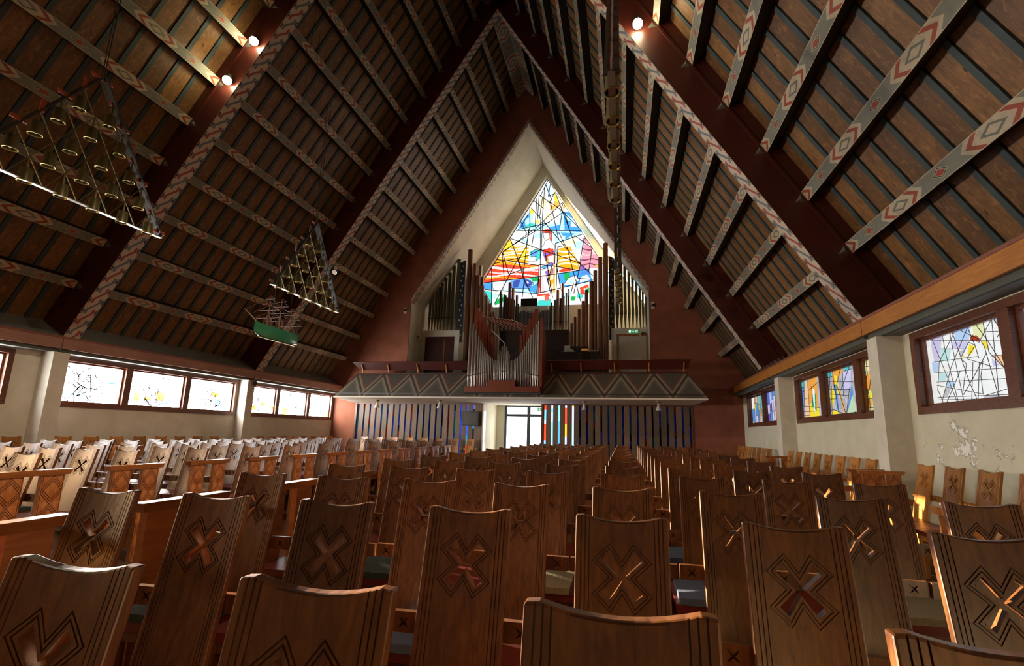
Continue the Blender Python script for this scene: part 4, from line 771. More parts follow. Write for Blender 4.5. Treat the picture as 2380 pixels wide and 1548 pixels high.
for i in range(8):
    m = MB(); x0 = -7.05+.17*i; m.tube(rel((x0+.75+.12*i*.4, 24.45, 7.13), ob), rel((x0-.3+.05*i, 23.2, 7.62-.035*i), ob), .018, .05, 8); m.build('trumpet_pipe', M['case_wood'], org)
for x0, x1, xa, xb in ((-9.12, -8.78, 11.05, 11.2), (-.66, -.38, 11.05, 10.9)):
    m = MB(); m.mesh8([rel(p, ob) for p in ((x0, 24.05, 6.4), (x1, 24.05, 6.4), (x1, 24.1, 6.4), (x0, 24.1, 6.4), (x0, 24.05, xa), (x1, 24.05, xb), (x1, 24.1, xb), (x0, 24.1, xa))])
    p = m.build('navy_panel', M['navy'], org)
    m = MB()
    for k in range(15):
        xx = x0+(x1-x0)*(.35 if k % 2 else .65); z = 6.7+.29*k
        m.face([rel(q, ob) for q in ((xx-.045, 24.04, z+.12), (xx+.045, 24.04, z+.12), (xx, 24.04, z))])
    m.build('triangle_inlay', M['cream_tri'], p)
# side rooms of the gallery
m = MB(); m.box(-11.2, -8.93, 24.0, 24.9, 6.72, 7.0); m.box(-9.2, -8.93, 24.0, 24.9, 3.12, 6.72); m.box(-11.2, -10.95, 24.0, 24.9, 3.12, 6.72); m.box(-11.2, -8.95, 24.02, 24.9, 7.0, 7.08)
struct(m.build('wall_closet_left', M['white']))
d = struct(MB().box(-10.95, -9.2, 24.06, 24.12, 3.12, 6.72).build('door_3', M['rail_wood']))
MB().box(-9.83, -9.78, 24.03, 24.06, 3.4, 6.6).build('gilt_strip', M['gold'], d)
m = MB(); m.box(-.55, 1.31, 24.0, 24.9, 6.68, 7.0); m.box(-.55, -.28, 24.0, 24.9, 3.12, 6.68)
struct(m.build('wall_closet_right', M['white']))
d = MB(); d.box(-.28, -.18, 24.03, 24.12, 3.12, 6.66); d.box(1.22, 1.31, 24.03, 24.12, 3.12, 6.66); d.box(-.18, 1.22, 24.03, 24.12, 6.57, 6.66)
d = struct(d.build('door_4', M['arm_wood'])); MB().box(-.18, 1.22, 24.06, 24.11, 3.12, 6.57).build('door_leaf', M['white_paint'], d)
# spots inside the chamber and on the trusses
def spot(name_label, loc, dirs, mat='brass', r=.07, L=.2, on=None):
    t = thing('spotlight', name_label, 'spotlight', loc)
    MB().box(-.03, .03, -.03, .03, -.03, .03).build('bracket', M['dark'], t)
    for d in dirs:
        d = Vector(d).normalized(); o = d*.06
        m = MB(); m.tube(o, o+d*L, r*.6, r, 12); m.build('lamp_head', M[mat], t, True)
        m = MB(); m.tube(o+d*(L+.002), o+d*(L+.012), r*.85, r*.85, 12); m.build('lens', M['lamp_on'] if on else M['bulb'], t)
spot('two brass spotlights hanging on the white left wall of the organ chamber', (-11.1, 23.35, 6.6), ((.3, -.4, -.5), (.2, -.2, -1)), 'brass')
spot('two brass spotlights above the white gallery door', (1.05, 23.9, 6.72), ((-.4, -.5, -.4), (.5, -.5, -.2)), 'brass')
spot('pair of chrome spotlights on the farther truss, unlit', (-11.62, 16.46, 7.95), ((.2, -.6, .2), (0, -.6, -.5)), 'chrome', .1, .12)
def truss_spot(label, loc):
    t = thing('truss_lamp', label, 'spotlight', loc)
    MB().lathe((0, 0, 0), [(.001, .16), (.08, .16), (.1, .05), (.1, -.05), (.08, -.05), (.08, .0), (.001, .0)], 14).build('housing', M['dark'], t, True)
    m = MB(); m.ball((0, -.02, -.02), .115, 14); m.build('bulb', M['lamp_on'], t, True)
    l = bpy.data.lights.new('lamp_light', 'POINT'); l.energy = 3; l.color = (1, .78, .4); l.shadow_soft_size = .13
    o = bpy.data.objects.new('lamp_light', l); COL.objects.link(o); o.location = (0, -.28, -.1); o.parent = t
truss_spot('glowing lamp on the near truss high right of the peak', (.44, 9.58, 10.99))
truss_spot('upper of the two glowing lamps on the left side of the near truss', (-10.05, 9.58, 12.15))
truss_spot('lower of the two glowing lamps on the left side of the near truss', (-10.73, 9.58, 11.0))
def flood(label, loc, aim, e, ang=70):  # unseen fill lights added to brighten the nave
    t = thing('added_fill_light', label, 'spotlight', loc); d = (Vector(aim)-Vector(loc)).normalized()
    m = MB(); m.tube(-d*.2, d*.05, .05, .12, 14); m.build('housing', M['dark'], t, True)
    l = bpy.data.lights.new('lamp_light', 'SPOT'); l.energy = e; l.color = (1, .84, .64); l.shadow_soft_size = .12; l.spot_size = math.radians(ang); l.spot_blend = .6
    o = bpy.data.objects.new('lamp_light', l); COL.objects.link(o); o.location = d*.1; o.rotation_euler = d.to_track_quat('-Z', 'Y').to_euler(); o.parent = t
flood('added fill light out of view, high on the right', (.9, 2.9, 9.6), (-9, 8, .5), 1300, 52)
flood('added fill light out of view, high on the left', (-11.2, 2.9, 9.6), (3.5, 9, 5), 900, 90)
for lab, loc in (('small white camera dome on the oxblood wall right of the organ', (1.5, YE, 7.7)), ('small white camera dome on the oxblood wall left of the organ', (-11.5, YE, 7.82))):
    t = thing('security_camera', lab, 'camera', loc)
    MB().box(-.08, .08, -.03, 0, -.12, .22).build('mount', M['white_paint'], t); MB().ball((0, -.09, .05), .08, 12).build('dome', M['black'], t, True)
t = thing('wall_speaker', 'round loudspeaker on the far left column beside the window head', 'loudspeaker', (-14.87, 16.44, 3.25))
MB().tube((0, 0, 0), (.05, 0, 0), .13, .12, 20).build('housing', M['fascia_l'], t); MB().tube((.05, 0, 0), (.055, 0, 0), .09, .09, 20).build('grille', M['dark'], t)
# console and things around it
t = thing('organ_console', 'dark organ console behind the gallery rail with music desk', 'organ console', (-2.07, 22.0, 3.12))
MB().box(-.97, .95, .0, .7, 0, 2.24).build('cabinet', M['case_dark'], t)
MB().box(-1.0, .98, -.03, .73, 2.24, 2.28).build('top', M['black'], t)
m = MB(); m.box(-.45, .45, .35, .38, 2.28, 2.62); m.build('music_desk', plain('acrylic_grey', '#2a2c30', .15), t)
def book(x, z, w, h, d, c, label): tag(MB().box(-w/2, w/2, -.12, .12, 0, h).build('hymn_book', plain('book_'+c[1:], c, .8)), label, 'book', 'books on the organ console').location = (x, 22.3, z)
zc = 3.12+2.28
book(-2.87, zc, .17, .06, .2, '#c9bfa8', 'small cream book at the left end of the organ console')
book(-2.49, zc, .42, .06, .2, '#d8d2c2', 'large pale book at the bottom of the left pile on the console')
book(-2.5, zc+.06, .38, .05, .2, '#b8b0a0', 'greyish book in the middle of the left pile on the console')
book(-2.52, zc+.11, .3, .05, .2, '#cfc8ba', 'small pale book on top of the left pile on the console')
book(-1.37, zc, .44, .06, .2, '#bdb6a8', 'wide pale book at the right end of the console')
book(-1.39, zc+.06, .36, .05, .2, '#d5cfc0', 'pale book on top of the right-hand console pile')
t = thing('desk_lamp', 'small amber desk lamp on the organ console', 'lamp', (-1.8, 22.2, zc))
MB().tube((0, 0, 0), (0, 0, .02), .06).tube((0, 0, .02), (0, 0, .14), .012).build('stand', M['brass'], t)
m = MB(); m.tube((-.16, 0, .15), (.16, 0, .15), .045); m.build('shade', emis('amber_shade', '#c07a3a', .35), t)
tag(MB().box(-.15, .15, -.006, .006, -.2, .2).build('notice_sheet', M['paper']), 'white notice sheet on the dark organ case', 'paper').location = (-2.87, 24.0, 5.9)
bpy.context.view_layer.update()
t = thing('monitor', 'flat dark monitor above the organ pipes below the gable window', 'monitor', (-5.4, 25.9, 8.8))
MB().box(-.5, .5, 0, .06, .08, .55).build('screen', M['black'], t); MB().box(-.04, .04, .06, .1, -.1, .3).build('stand', M['black'], t)
t = thing('pipe_rack', 'white rack board behind the small organ pipes below the monitor', 'rack', (-4.98, 25.75, 7.1))
MB().box(-.75, .75, 0, .08, 0, 1.72).build('board', M['white_paint'], t)
# choir organ hung on the gallery front
cb = (-4.95, 18.6, 3.15)
co = thing('choir_organ', 'small choir organ of tin pipes in a mahogany case hung on the gallery front', 'organ', cb)
RPL = [(-6.44, 6.22, .058), (-6.3, 6.08, .055), (-6.16, 5.81, .05), (-6.04, 5.54, .047), (-5.94, 5.38, .042), (-5.85, 5.23, .038), (-5.77, 5.05, .034), (-5.69, 4.91, .032), (-5.62, 4.8, .029), (-5.55, 4.69, .027), (-5.47, 4.6, .024), (-5.4, 4.55, .022), (-5.34, 4.5, .021), (-5.28, 4.48, .019), (-5.23, 4.47, .018), (-5.18, 4.47, .017)]
RPR = [(-3.44, 6.14, .055), (-3.54, 6.0, .05), (-3.64, 5.81, .045), (-3.75, 5.55, .043), (-3.84, 5.4, .038), (-3.93, 5.24, .036), (-4.01, 5.07, .032), (-4.09, 4.93, .03), (-4.16, 4.81, .027), (-4.24, 4.69, .026), (-4.31, 4.61, .024), (-4.38, 4.55, .022), (-4.44, 4.52, .02), (-4.5, 4.49, .019), (-4.56, 4.48, .018), (-4.61, 4.46, .017)]
RPC = [(-5.13, 4.73, .024), (-5.07, 4.88, .029), (-4.99, 5.07, .034), (-4.89, 5.23, .044), (-4.79, 5.06, .034), (-4.72, 4.87, .029), (-4.665, 4.74, .024)]
for Ls in (RPL, RPR):
    for i, (x, z, r) in enumerate(Ls): pipe(co, x, 18.65, 3.39 if i < 10 else 3.63, z, r, M['pipe_silver'], .40+.025*i if i < 10 else .48, 10, base=cb)
for i, (x, z, r) in enumerate(RPC): pipe(co, x, 18.62, 3.63, z, r, M['pipe_silver'], .42-.03*(3-abs(i-3)), 10, base=cb)
for i in range(9):
    pipe(co, -5.1-.06*i if i < 4 else -4.55+.07*(i-4), 19.25, 4.2, 5.0+.05*abs(4-i), .018, M['pipe_grey'], .3, 8, base=cb)
def cbx(n, m_, *b): 
    m = MB(); m.box(b[0]-cb[0], b[1]-cb[0], b[2]-cb[1], b[3]-cb[1], b[4]-cb[2], b[5]-cb[2]); return m.build(n, m_, co)
cbx('base', M['case_wood'], -6.55, -3.32, 18.5, 19.08, 3.13, 3.36)
cbx('base_step', M['case_wood'], -5.54, -4.38, 18.5, 18.8, 3.36, 3.62)
cbx('lower_moulding', M['dark'], -6.58, -3.28, 18.47, 19.02, 3.07, 3.13)
m = MB(); m.prism([(18.52, 3.36), (19.08, 3.36), (19.4, 4.1), (19.4, 5.4), (18.95, 6.0), (18.52, 6.25)], lambda p: rel((-3.36, p[0], p[1]), cb), lambda p: rel((-3.25, p[0], p[1]), cb)); m.build('side_panel', M['case_wood'], co)
for i, (x, z) in enumerate(((-6.3, 6.9), (-6.12, 6.72), (-5.97, 6.4), (-5.83, 6.1), (-5.7, 5.85), (-5.57, 5.62))): cbx('wooden_pipe', M['case_wood'], x-.085, x+.075, 19.0, 19.18, 3.4, z)
for i, (x, z) in enumerate(((-3.62, 6.78), (-3.77, 6.62), (-3.9, 6.33), (-4.03, 6.1), (-4.15, 5.85), (-4.26, 5.64))): cbx('wooden_pipe', M['case_wood'], x-.07, x+.075, 19.0, 19.18, 3.4, z)
m = MB(); m.bar(rel((-5.62, 19.0, 5.88), cb), rel((-4.93, 18.62, 5.24), cb), .02, .02); m.build('stay', M['steel'], co)
# ---------------------------------------------------------------- bell chandeliers
def chandelier_meshes():
    D = {}; H, Wd, N = 2.74, 3.25, 6
    def nd(r, c): return Vector((0, -Wd/2*(r/N)+Wd*(c/N), H*(1-r/N)))     # r from apex 0..6
    D['nd'] = nd
    m = MB(); m.bar((0, -Wd/2-.04, 0), (0, Wd/2+.04, 0), .09, .02); D['base'] = m.data('base_bar', M['steel'])
    m = MB()
    for k in range(1, N): m.bar(nd(k, 0), nd(N, N-k), .018, .018, (1, 0, 0)); m.bar(nd(k, k), nd(N, k), .013, .013, (1, 0, 0))
    D['lattice'] = m.data('lattice', M['brass'])
    for s, nm in ((-1, 'l'), (1, 'r')):
        m = MB()
        for dx in (-.07, .07): m.bar(Vector((dx, s*Wd/2, 0)), Vector((dx, 0, H)), .02, .05, (1, 0, 0))
        m.bar(Vector((0, s*Wd/2, 0)), Vector((0, 0, H)), .012, .12, (1, 0, 0))
        for k in range(1, 12):
            a = Vector((0, s*Wd/2, 0)).lerp(Vector((0, 0, H)), k/12); m.bar(a+Vector((-.07, 0, 0)), a+Vector((.07, 0, 0)), .015, .015)
        D['edge'+nm] = m.data('edge_frame', M['cable'])
    m = MB(); m.tube((0, 0, -.02), (0, 0, -.24), .009, .02, 8)
    m.lathe((0, 0, -.24), [(.001, 0), (.078, 0), (.084, -.02), (.1, -.25), (.09, -.25), (.07, -.02), (.001, -.02)], 16); D['bell'] = m.data('bell_lamp', M['brass'], True)
    m = MB(); m.lathe((0, 0, -.24), [(.1, -.243), (.103, -.25), (.092, -.253), (.088, -.243)], 16); D['rim'] = m.data('rim', M['brass_in'], True)
    m = MB(); m.ball((0, 0, -.43), .038, 8); D['bulb'] = m.data('bulb', M['bulb'], True)
    m = MB(); m.box(-.012, .012, -.12, .12, -.035, .035); D['tag0'] = m.data('tag', M['tag_orange']); D['tag1'] = m.data('tag', M['tag_pink'])
    return D
CH = chandelier_meshes()
def chandelier(loc, top, label, tg):
    t = thing('bell_chandelier', label, 'chandelier', loc, 0, 'triangular bell chandeliers')
    nd = CH['nd']
    obj('base_bar', CH['base'], t); obj('lattice', CH['lattice'], t); obj('edge_frame', CH['edgel'], t); obj('edge_frame', CH['edger'], t)
    for dx in (-.06, .06):
        m = MB(); m.tube((dx*.5, 0, 2.74), (dx, 0, top-loc[2]), .01, .01, 6); m.build('suspension_cable', M['cable'], t)
    for r in range(1, 6):
        for c in range(r+1):
            b = obj('bell_lamp', CH['bell'], t); b.location = nd(r, c); obj('rim', CH['rim'], b); obj('bulb', CH['bulb'], b)
    for s in (-1, 1):
        for k in range(0, 7):
            g = obj('tag', CH[tg], t); p = Vector((0, s*1.625, 0)).lerp(Vector((0, 0, 2.74)), min(.97, k/6+.03)); g.location = p+Vector((0, s*.03, .03))
            g.rotation_euler = (0, 0, 0) if k % 2 == 0 else (PI/2, 0, 0)
    return t
zp = lambda x: roofz(x-XR, OFFR)-.02
chandelier((-10.3, 6.5, 5.68), zp(-10.3), 'large triangular brass bell chandelier at upper left with orange tags', 'tag0')
chandelier((-10.3, 13.22, 5.71), zp(-10.3), 'triangular bell chandelier over the model ship with pink tags', 'tag1')
chandelier((-.09, 6.5, 5.68), zp(-.09), 'bell chandelier seen edge-on, nearer the camera on the right', 'tag1')
chandelier((-.09, 13.22, 5.71), zp(-.09), 'bell chandelier seen edge-on in front of the right organ pipes', 'tag1')
# ---------------------------------------------------------------- model ship
sb = (-9.2, 10.76, 3.65)
sh = thing('model_ship', 'hanging three-masted model ship with a green hull and bare rigging', 'model ship', sb); sh.scale = (.893,)*3
st = [(-.92, .015, .32, .14), (-.8, .06, .28, .06), (-.68, .10, .24, .02), (-.4, .17, .20, 0), (0, .19, .17, 0), (.4, .18, .17, 0), (.7, .14, .20, .02), (.85, .08, .24, .06)]   # y, half beam, sheer, keel
def hull(z0f, z1f, mat, name, par):
    m = MB(); rings = []
    for y, b, sheer, keel in st:
        ring = []
        for k in range(9):
            a = -1+k/4; q = abs(a); z = .15+keel+(.27+sheer*.45-keel)*q**2.2; x = b*math.copysign(q**.55, a)
            ring.append((x, y, z))
        rings.append(ring)
    for i in range(len(rings)-1):
        for k in range(8):
            zc = (rings[i][k][2]+rings[i][k+1][2])/2
            q = abs(-1+(k+.5)/4)
            if z0f <= q < z1f: m.face([rings[i][k], rings[i][k+1], rings[i+1][k+1], rings[i+1][k]])
    if z1f > .9:
        for i in range(len(rings)-1): m.face([rings[i][0], rings[i][8], rings[i+1][8], rings[i+1][0]])
        m.face(rings[-1])
    return m.build(name, mat, par, True)
hl = hull(0, .9, M['ship_green'], 'hull', sh); hull(.9, 1.1, M['ship_black'], 'topsides', sh)
MB().box(-.008, .008, -.74, .8, .14, .17).build('keel', M['brass_in'], sh)
m = MB(); m.tube((0, -.78, .55), (0, -1.32, .82), .018, .008); m.build('bowsprit', M['ship_wood'], sh)
rig = MB()
for i, (y, h) in enumerate(((-.45, 1.0), (.02, 1.05), (.48, .85))):
    m = MB(); m.tube((0, y, .45), (0, y+.03, .45+h), .02, .006); m.build('mast', M['ship_wood'], sh)
    for j, (q, w) in enumerate(((.32, .42), (.55, .34), (.75, .25), (.9, .16))):
        m = MB(); m.tube((-w, y+.02, .45+h*q), (w, y+.02, .45+h*q), .008, .008, 6); m.build('yard', M['ship_wood'], sh)
        for s in (-1, 1): rig.tube((s*w, y+.02, .45+h*q), (0, y+.02, .45+h*min(1, q+.18)), .003, .003, 4)
    for s in (-1, 1):
        for q in range(5): rig.tube((s*.16, y-.08+.05*q, .46), (0, y+.02, .45+h*.5), .004, .003, 4)
    rig.tube((0, y, .45+h*.95), (0, y-.47 if i else -1.3, .5 if i else .8), .004, .004, 4)
    rig.tube((0, y, .45+h*.7), (0, y-.47 if i else -1.1, .5 if i else .72), .004, .004, 4); rig.tube((0, y, .45+h*.5), (0, y-.4 if i else -.95, .5 if i else .64), .004, .004, 4)
    rig.tube((0, y, .45+h*.9), (0, y+.42, .5), .004, .004, 4)
rig.build('rigging', M['ship_wood'], sh)
m = MB(); m.tube((0, -.3, .5), (0, .0, (roofz(sb[0]-XR, OFFR)-sb[2])/.893), .005, .005, 5); m.tube((0, .45, .5), (0, .3, (roofz(sb[0]-XR, OFFR)-sb[2])/.893), .005, .005, 5); m.build('hanging_wire', M['cable'], sh)
# ---------------------------------------------------------------- chairs
BW, BH, BT = .385, 1.15, .035
def xpoly(L, a0, a1):
    """X outline in board plane: four arms flaring from a0 (centre) to a1 (tip), length L"""
    pts = []
    for k in range(4):
        th = math.radians(48 if k % 2 == 0 else 132)+(PI if k >= 2 else 0)
        d = (math.cos(th), math.sin(th)); n = (-d[1], d[0])
        pts += [(d[0]*L-n[0]*a1, d[1]*L-n[1]*a1), (d[0]*L+n[0]*a1, d[1]*L+n[1]*a1)]
        th2 = math.radians(132 if k % 2 == 0 else 48+180 if k == 1 else 48)+(0)
    o = []
    angs = [48, 132, 228, 312]
    for k in range(4):
        th = math.radians(angs[k]); d = (math.cos(th), math.sin(th)); n = (-d[1], d[0])
        nx = math.radians((angs[k]+(angs[(k+1) % 4]+(360 if k == 3 else 0)))/2)
        gap = math.radians(((angs[(k+1) % 4]+(360 if k == 3 else 0))-angs[k])/2); r = a0/math.sin(gap)
        o += [(d[0]*L-n[0]*a1, d[1]*L-n[1]*a1), (d[0]*L+n[0]*a1, d[1]*L+n[1]*a1), (r*math.cos(nx), r*math.sin(nx))]
    return o
def offs(poly, e):
    c = []; n = len(poly)
    for i in range(n):
        p0, p1, p2 = Vector(poly[i-1]), Vector(poly[i]), Vector(poly[(i+1) % n])
        d1, d2 = (p1-p0).normalized(), (p2-p1).normalized(); n1, n2 = Vector((d1.y, -d1.x)), Vector((d2.y, -d2.x))
        b = n1+n2; c.append(tuple(p1+b*(e/max(.35, b.dot(n1)))))
    return c
def band(m, poly, e0, e1, y0, y1):
    A, B = offs(poly, e0), offs(poly, e1); n = len(poly); f = lambda p, y: (p[0], y, p[1]+ZX)
    for k in range(n):
        j = (k+1) % n
        m.face([f(A[k], y0), f(A[j], y0), f(B[j], y0), f(B[k], y0)]); m.face([f(A[k], y1), f(B[k], y1), f(B[j], y1), f(A[j], y1)])
        m.face([f(A[k], y0), f(A[k], y1), f(A[j], y1), f(A[j], y0)]); m.face([f(B[k], y0), f(B[j], y0), f(B[j], y1), f(B[k], y1)])
ZX = .905
LEAN = .2
def make_board(detail=True):
    """flat board in XZ (y = thickness), then curved and leaned"""
    NXB = 12; z0 = -.12; m = MB()
    xs = [-BW/2+BW*i/NXB for i in range(NXB+1)]
    def top(x): return BH-.034*(1-(2*x/BW)**2)-(.012 if abs(x) > BW/2-.004 else 0)
    zs = [z0, .1, .3, .5, .62, .7, .78, .84, .88, .92, .96, 1.0, 1.04]
    idx = {}
    for yi, y in enumerate((0, BT)):
        for i, x in enumerate(xs):
            for j, z in enumerate(zs+[None]): idx[yi, i, j] = len(m.v); m.v.append((x, y, top(x) if z is None else z))
    nj = len(zs)
    for i in range(NXB):
        for j in range(nj):
            m.f.append((idx[0, i, j], idx[0, i+1, j], idx[0, i+1, j+1], idx[0, i, j+1])); m.f.append((idx[1, i, j], idx[1, i, j+1], idx[1, i+1, j+1], idx[1, i+1, j]))
        m.f.append((idx[0, i, 0], idx[1, i, 0], idx[1, i+1, 0], idx[0, i+1, 0])); m.f.append((idx[0, i, nj], idx[0, i+1, nj], idx[1, i+1, nj], idx[1, i, nj]))
    for j in range(nj):
        m.f.append((idx[0, 0, j], idx[0, 0, j+1], idx[1, 0, j+1], idx[1, 0, j])); m.f.append((idx[0, NXB, j], idx[1, NXB, j], idx[1, NXB, j+1], idx[0, NXB, j+1]))
    m.mi = [0]*len(m.f); m.uvs = [None]*len(m.f)
    me = m.data('board_tmp', M['chair']); o = obj('board_tmp', me)
    def cut(mb, nm):
        c = mb.build(nm, M['chair_dk']); md = o.modifiers.new('b', 'BOOLEAN'); md.operation = 'DIFFERENCE'; md.object = c; md.solver = 'EXACT'; md.use_self = True; return c
    tmp = []
    P = xpoly(.102, .012, .022)
    x = MB(); x.prism(P, lambda p: (p[0], -.1, p[1]+ZX), lambda p: (p[0], .2, p[1]+ZX)); tmp.append(cut(x, 'c1'))
    if detail:
        g = MB(); band(g, P, .010, .0145, -.01, .004); tmp.append(cut(g, 'c2'))
        g = MB(); band(g, P, .0215, .026, -.01, .004); tmp.append(cut(g, 'c3'))
        g = MB()
        for s in (-1, 1):
            for q in (.135, .152, .169): g.box(s*q-.0022, s*q+.0022, -.01, .004, -.2, 1.3)
        tmp.append(cut(g, 'c4'))
    bv = o.modifiers.new('bev', 'BEVEL'); bv.width = .006; bv.segments = 2; bv.limit_method = 'ANGLE'; bv.angle_limit = math.radians(50)
    o.modifiers.move(len(o.modifiers)-1, 0)
    dg = bpy.context.evaluated_depsgraph_get(); dg.update()
    me = bpy.data.meshes.new_from_object(o.evaluated_get(dg)); me.name = 'backrest'
    for q in tmp+[o]: bpy.data.objects.remove(q, do_unlink=True)
    for v in me.vertices:
        x_, y_, z_ = v.co
        y_ += .013*(1-(2*x_/BW)**2)                     # hollow across
        v.co = (x_, y_-LEAN*(BH-z_), z_)
    return me
BOARD = make_board()
def star(cx, cz, R=.034, r=.008):
    return [(cx+(R if k % 2 == 0 else r)*math.cos(PI/4*k+PI/4), cz+(R if k % 2 == 0 else r)*math.sin(PI/4*k+PI/4)) for k in range(8)]
def make_rail():
    m = MB(); m.box(-.332, .332, -.055, -.025, .615, .70); o = m.build('rail_tmp', M['chair'])
    c = MB()
    for s in (-1, 1): c.prism(star(s*.262, .657), lambda p: (p[0], -.08, p[1]), lambda p: (p[0], -.04, p[1]))
    c = c.build('c', M['dark']); md = o.modifiers.new('b', 'BOOLEAN'); md.object = c; md.solver = 'EXACT'
    dg = bpy.context.evaluated_depsgraph_get(); dg.update(); me = bpy.data.meshes.new_from_object(o.evaluated_get(dg)); me.name = 'back_rail'
    bpy.data.objects.remove(c, do_unlink=True); bpy.data.objects.remove(o, do_unlink=True); return me
RAIL = make_rail()
for me in (BOARD, RAIL):                                   # cutters' colour: the incised marks
    me.materials.clear(); me.materials.append(M['chair']); me.materials.append(M['chair_dk'])
    for p in me.polygons: p.material_index = 0
for p in BOARD.polygons:                                   # groove floors are dark
    c = p.center; y_flat = c.y+LEAN*(BH-c.z)-.013*(1-(2*c.x/BW)**2)
    if .0005 < y_flat < .008 and abs(p.normal.x) < .99 and (abs(c.x) < .17) and c.z < BH-.03 and c.z > -.1: 
        P_ = (abs(c.x), abs(c.z-ZX))
        if abs(c.x) > .12 or max(P_) > .02: p.material_index = 1
for p in RAIL.polygons:
    if abs(p.center.x) < .32 and -.054 < p.center.y < -.03 and .62 < p.center.z < .695: p.material_index = 1
m = MB(); m.box(-.318, .318, -.71, -.185, .275, .33); SEAT = m.data('seat', M['seat'])
m = MB(); m.box(-.31, .31, -.69, -.21, .21, .275); APRON = m.data('seat_frame', M['chair'])
LEGS = []
for x in (-.29, .29):
    for y in (-.66, -.26):
        m = MB(); m.box(x-.025, x+.025, y-.025, y+.025, FZ, .21); LEGS.append(m.data('leg', M['chair']))
def cush_mesh(mat):
    m = MB(); n = 8
    P = [[(-.29+.58*i/n, -.72+.46*j/n) for i in range(n+1)] for j in range(n+1)]
    def h(i, j): e = min(i, n-i, j, n-j)/n*2; return .045+.022*min(1, e*1.6)
    ix = {}
    for j in range(n+1):
        for i in range(n+1): ix[i, j] = len(m.v); m.v.append((*P[j][i], h(i, j)))
    b = {}
    for j in range(n+1):
        for i in range(n+1): b[i, j] = len(m.v); m.v.append((*P[j][i], 0))
    for j in range(n):
        for i in range(n): m.f.append((ix[i, j], ix[i+1, j], ix[i+1, j+1], ix[i, j+1])); m.f.append((b[i, j], b[i, j+1], b[i+1, j+1], b[i+1, j]))
    for k in range(n):
        m.f += [(b[k, 0], b[k+1, 0], ix[k+1, 0], ix[k, 0]), (b[k, n], ix[k, n], ix[k+1, n], b[k+1, n]), (b[0, k], ix[0, k], ix[0, k+1], b[0, k+1]), (b[n, k], b[n, k+1], ix[n, k+1], ix[n, k])]
    m.mi = [0]*len(m.f); m.uvs = [None]*len(m.f); return m.data('seat_cushion', mat, True)
CM = [cush_mesh(c[0]) for c in CUSH]
def make_chair(lt=False):
    t = thing('church_chair', 'x', 'chair')
    for nm, me in (('backrest', BOARD), ('back_rail', RAIL), ('seat', SEAT), ('seat_frame', APRON)): obj(nm, me, t)
    for l in LEGS: obj('leg', l, t)
    if lt:
        for ch in t.children:
            if ch.name.split('.')[0] in ('backrest', 'back_rail', 'seat_frame', 'leg'):
                ch.data = ch.data.copy(); ch.data.materials[0] = M['chair_lt']
    return t
def far_mesh(mat):
    bm = bmesh.new()
    vs, fs, mi = [], [], []
    for me in [BOARD, RAIL, SEAT, APRON]+LEGS:
        k = len(vs); vs += [tuple(v.co) for v in me.vertices]
        for p in me.polygons: fs.append(tuple(i+k for i in p.vertices)); mi.append(2 if me is SEAT else p.material_index)
    me = bpy.data.meshes.new('church_chair'); me.from_pydata(vs, [], fs)
    for q in (mat, M['chair_dk'], M['seat']): me.materials.append(q)
    me.polygons.foreach_set('material_index', mi); return me
_ml = [BOARD, RAIL, SEAT, APRON]+LEGS
for me in _ml: me.transform(Matrix.Translation((0, 0, -FZ)))
FAR, FARL = far_mesh(M['chair']), far_mesh(M['chair_lt'])
PROTO = make_chair(); PROTOL = make_chair(True); used = set()
rs = random.Random(3)
def place_chair(loc, rz, label, group, near=True, light=False):
    loc = (loc[0], loc[1], FZ)
    if near:
        p = PROTOL if light else PROTO
        if p.name not in used:
            used.add(p.name); p.location = loc; p.rotation_euler = (0, 0, rz); p['label'] = label; p['group'] = group; return p
        return dup(p, loc, rz, label, group)
    o = obj('church_chair', FARL if light else FAR); o.location = loc; o.rotation_euler = (0, 0, rz); tag(o, label, 'chair', group); return o
# row ends
def make_row_end():
    t = thing('row_end', 'x', 'armrest')
    m = MB(); P = [(-.045, -.54, .91), (.045, -.54, .91), (.045, .13, .91), (-.045, .13, .91)]
    m.mesh8(P+[(p[0]*1.15, p[1]-.02 if p[1] < 0 else p[1]+.02, .97) for p in P]); m.build('handrail', M['arm_wood'], t)
    for y0, y1 in ((-.49, -.28), (-.12, .09)):
        m = MB(); x = .028; n = 3
        m.box(-x, x, y0, y1, FZ, .91)
        p = m.build('carved_post', M['arm_wood'], t)
        m = MB(); yc = (y0+y1)/2; hw = (y1-y0)/2; h = .29
        for k in range(n+1):
            z0, z1 = FZ+.01+k*h, FZ+.01+(k+1)*h; zc = (z0+z1)/2; X = x+.001
            c0 = (X+.012, yc, zc)
            ring = [(X, y0, z0, -1, z0), (X, yc, z0, 0, z0), (X, y1, z0, 1, z0), (X, y1, zc, 1, zc), (X, y1, z1, 1, z1), (X, yc, z1, 0, z1), (X, y0, z1, -1, z1), (X, y0, zc, -1, zc)]
            for i in range(8):
                a, b = ring[i], ring[(i+1) % 8]
                m.face([c0, a[:3], b[:3]], [(0, zc), (a[3], a[4]), (b[3], b[4])])
        m.build('carved_face', M['carved'], p)
    return t
RE = make_row_end()
for c_ in RE.children_recursive: c_.data.transform(Matrix.Translation((0, 0, -FZ)))
re_used = [False]
def place_end(loc, rz, label):
    loc = (loc[0], loc[1], FZ)
    if not re_used[0]:
        re_used[0] = True; RE.location = loc; RE.rotation_euler = (0, 0, rz); RE['label'] = label; RE['group'] = 'carved row ends'; return
    dup(RE, loc, rz, label, 'carved row ends')
NROW = 15; PITCH_X, PITCH_Y = .678, 1.1
def visible(x, y, zs=(1.15, .9, .5)): return any(inframe((x+dx, y, z), 25) for z in zs for dx in (-.19, .19))
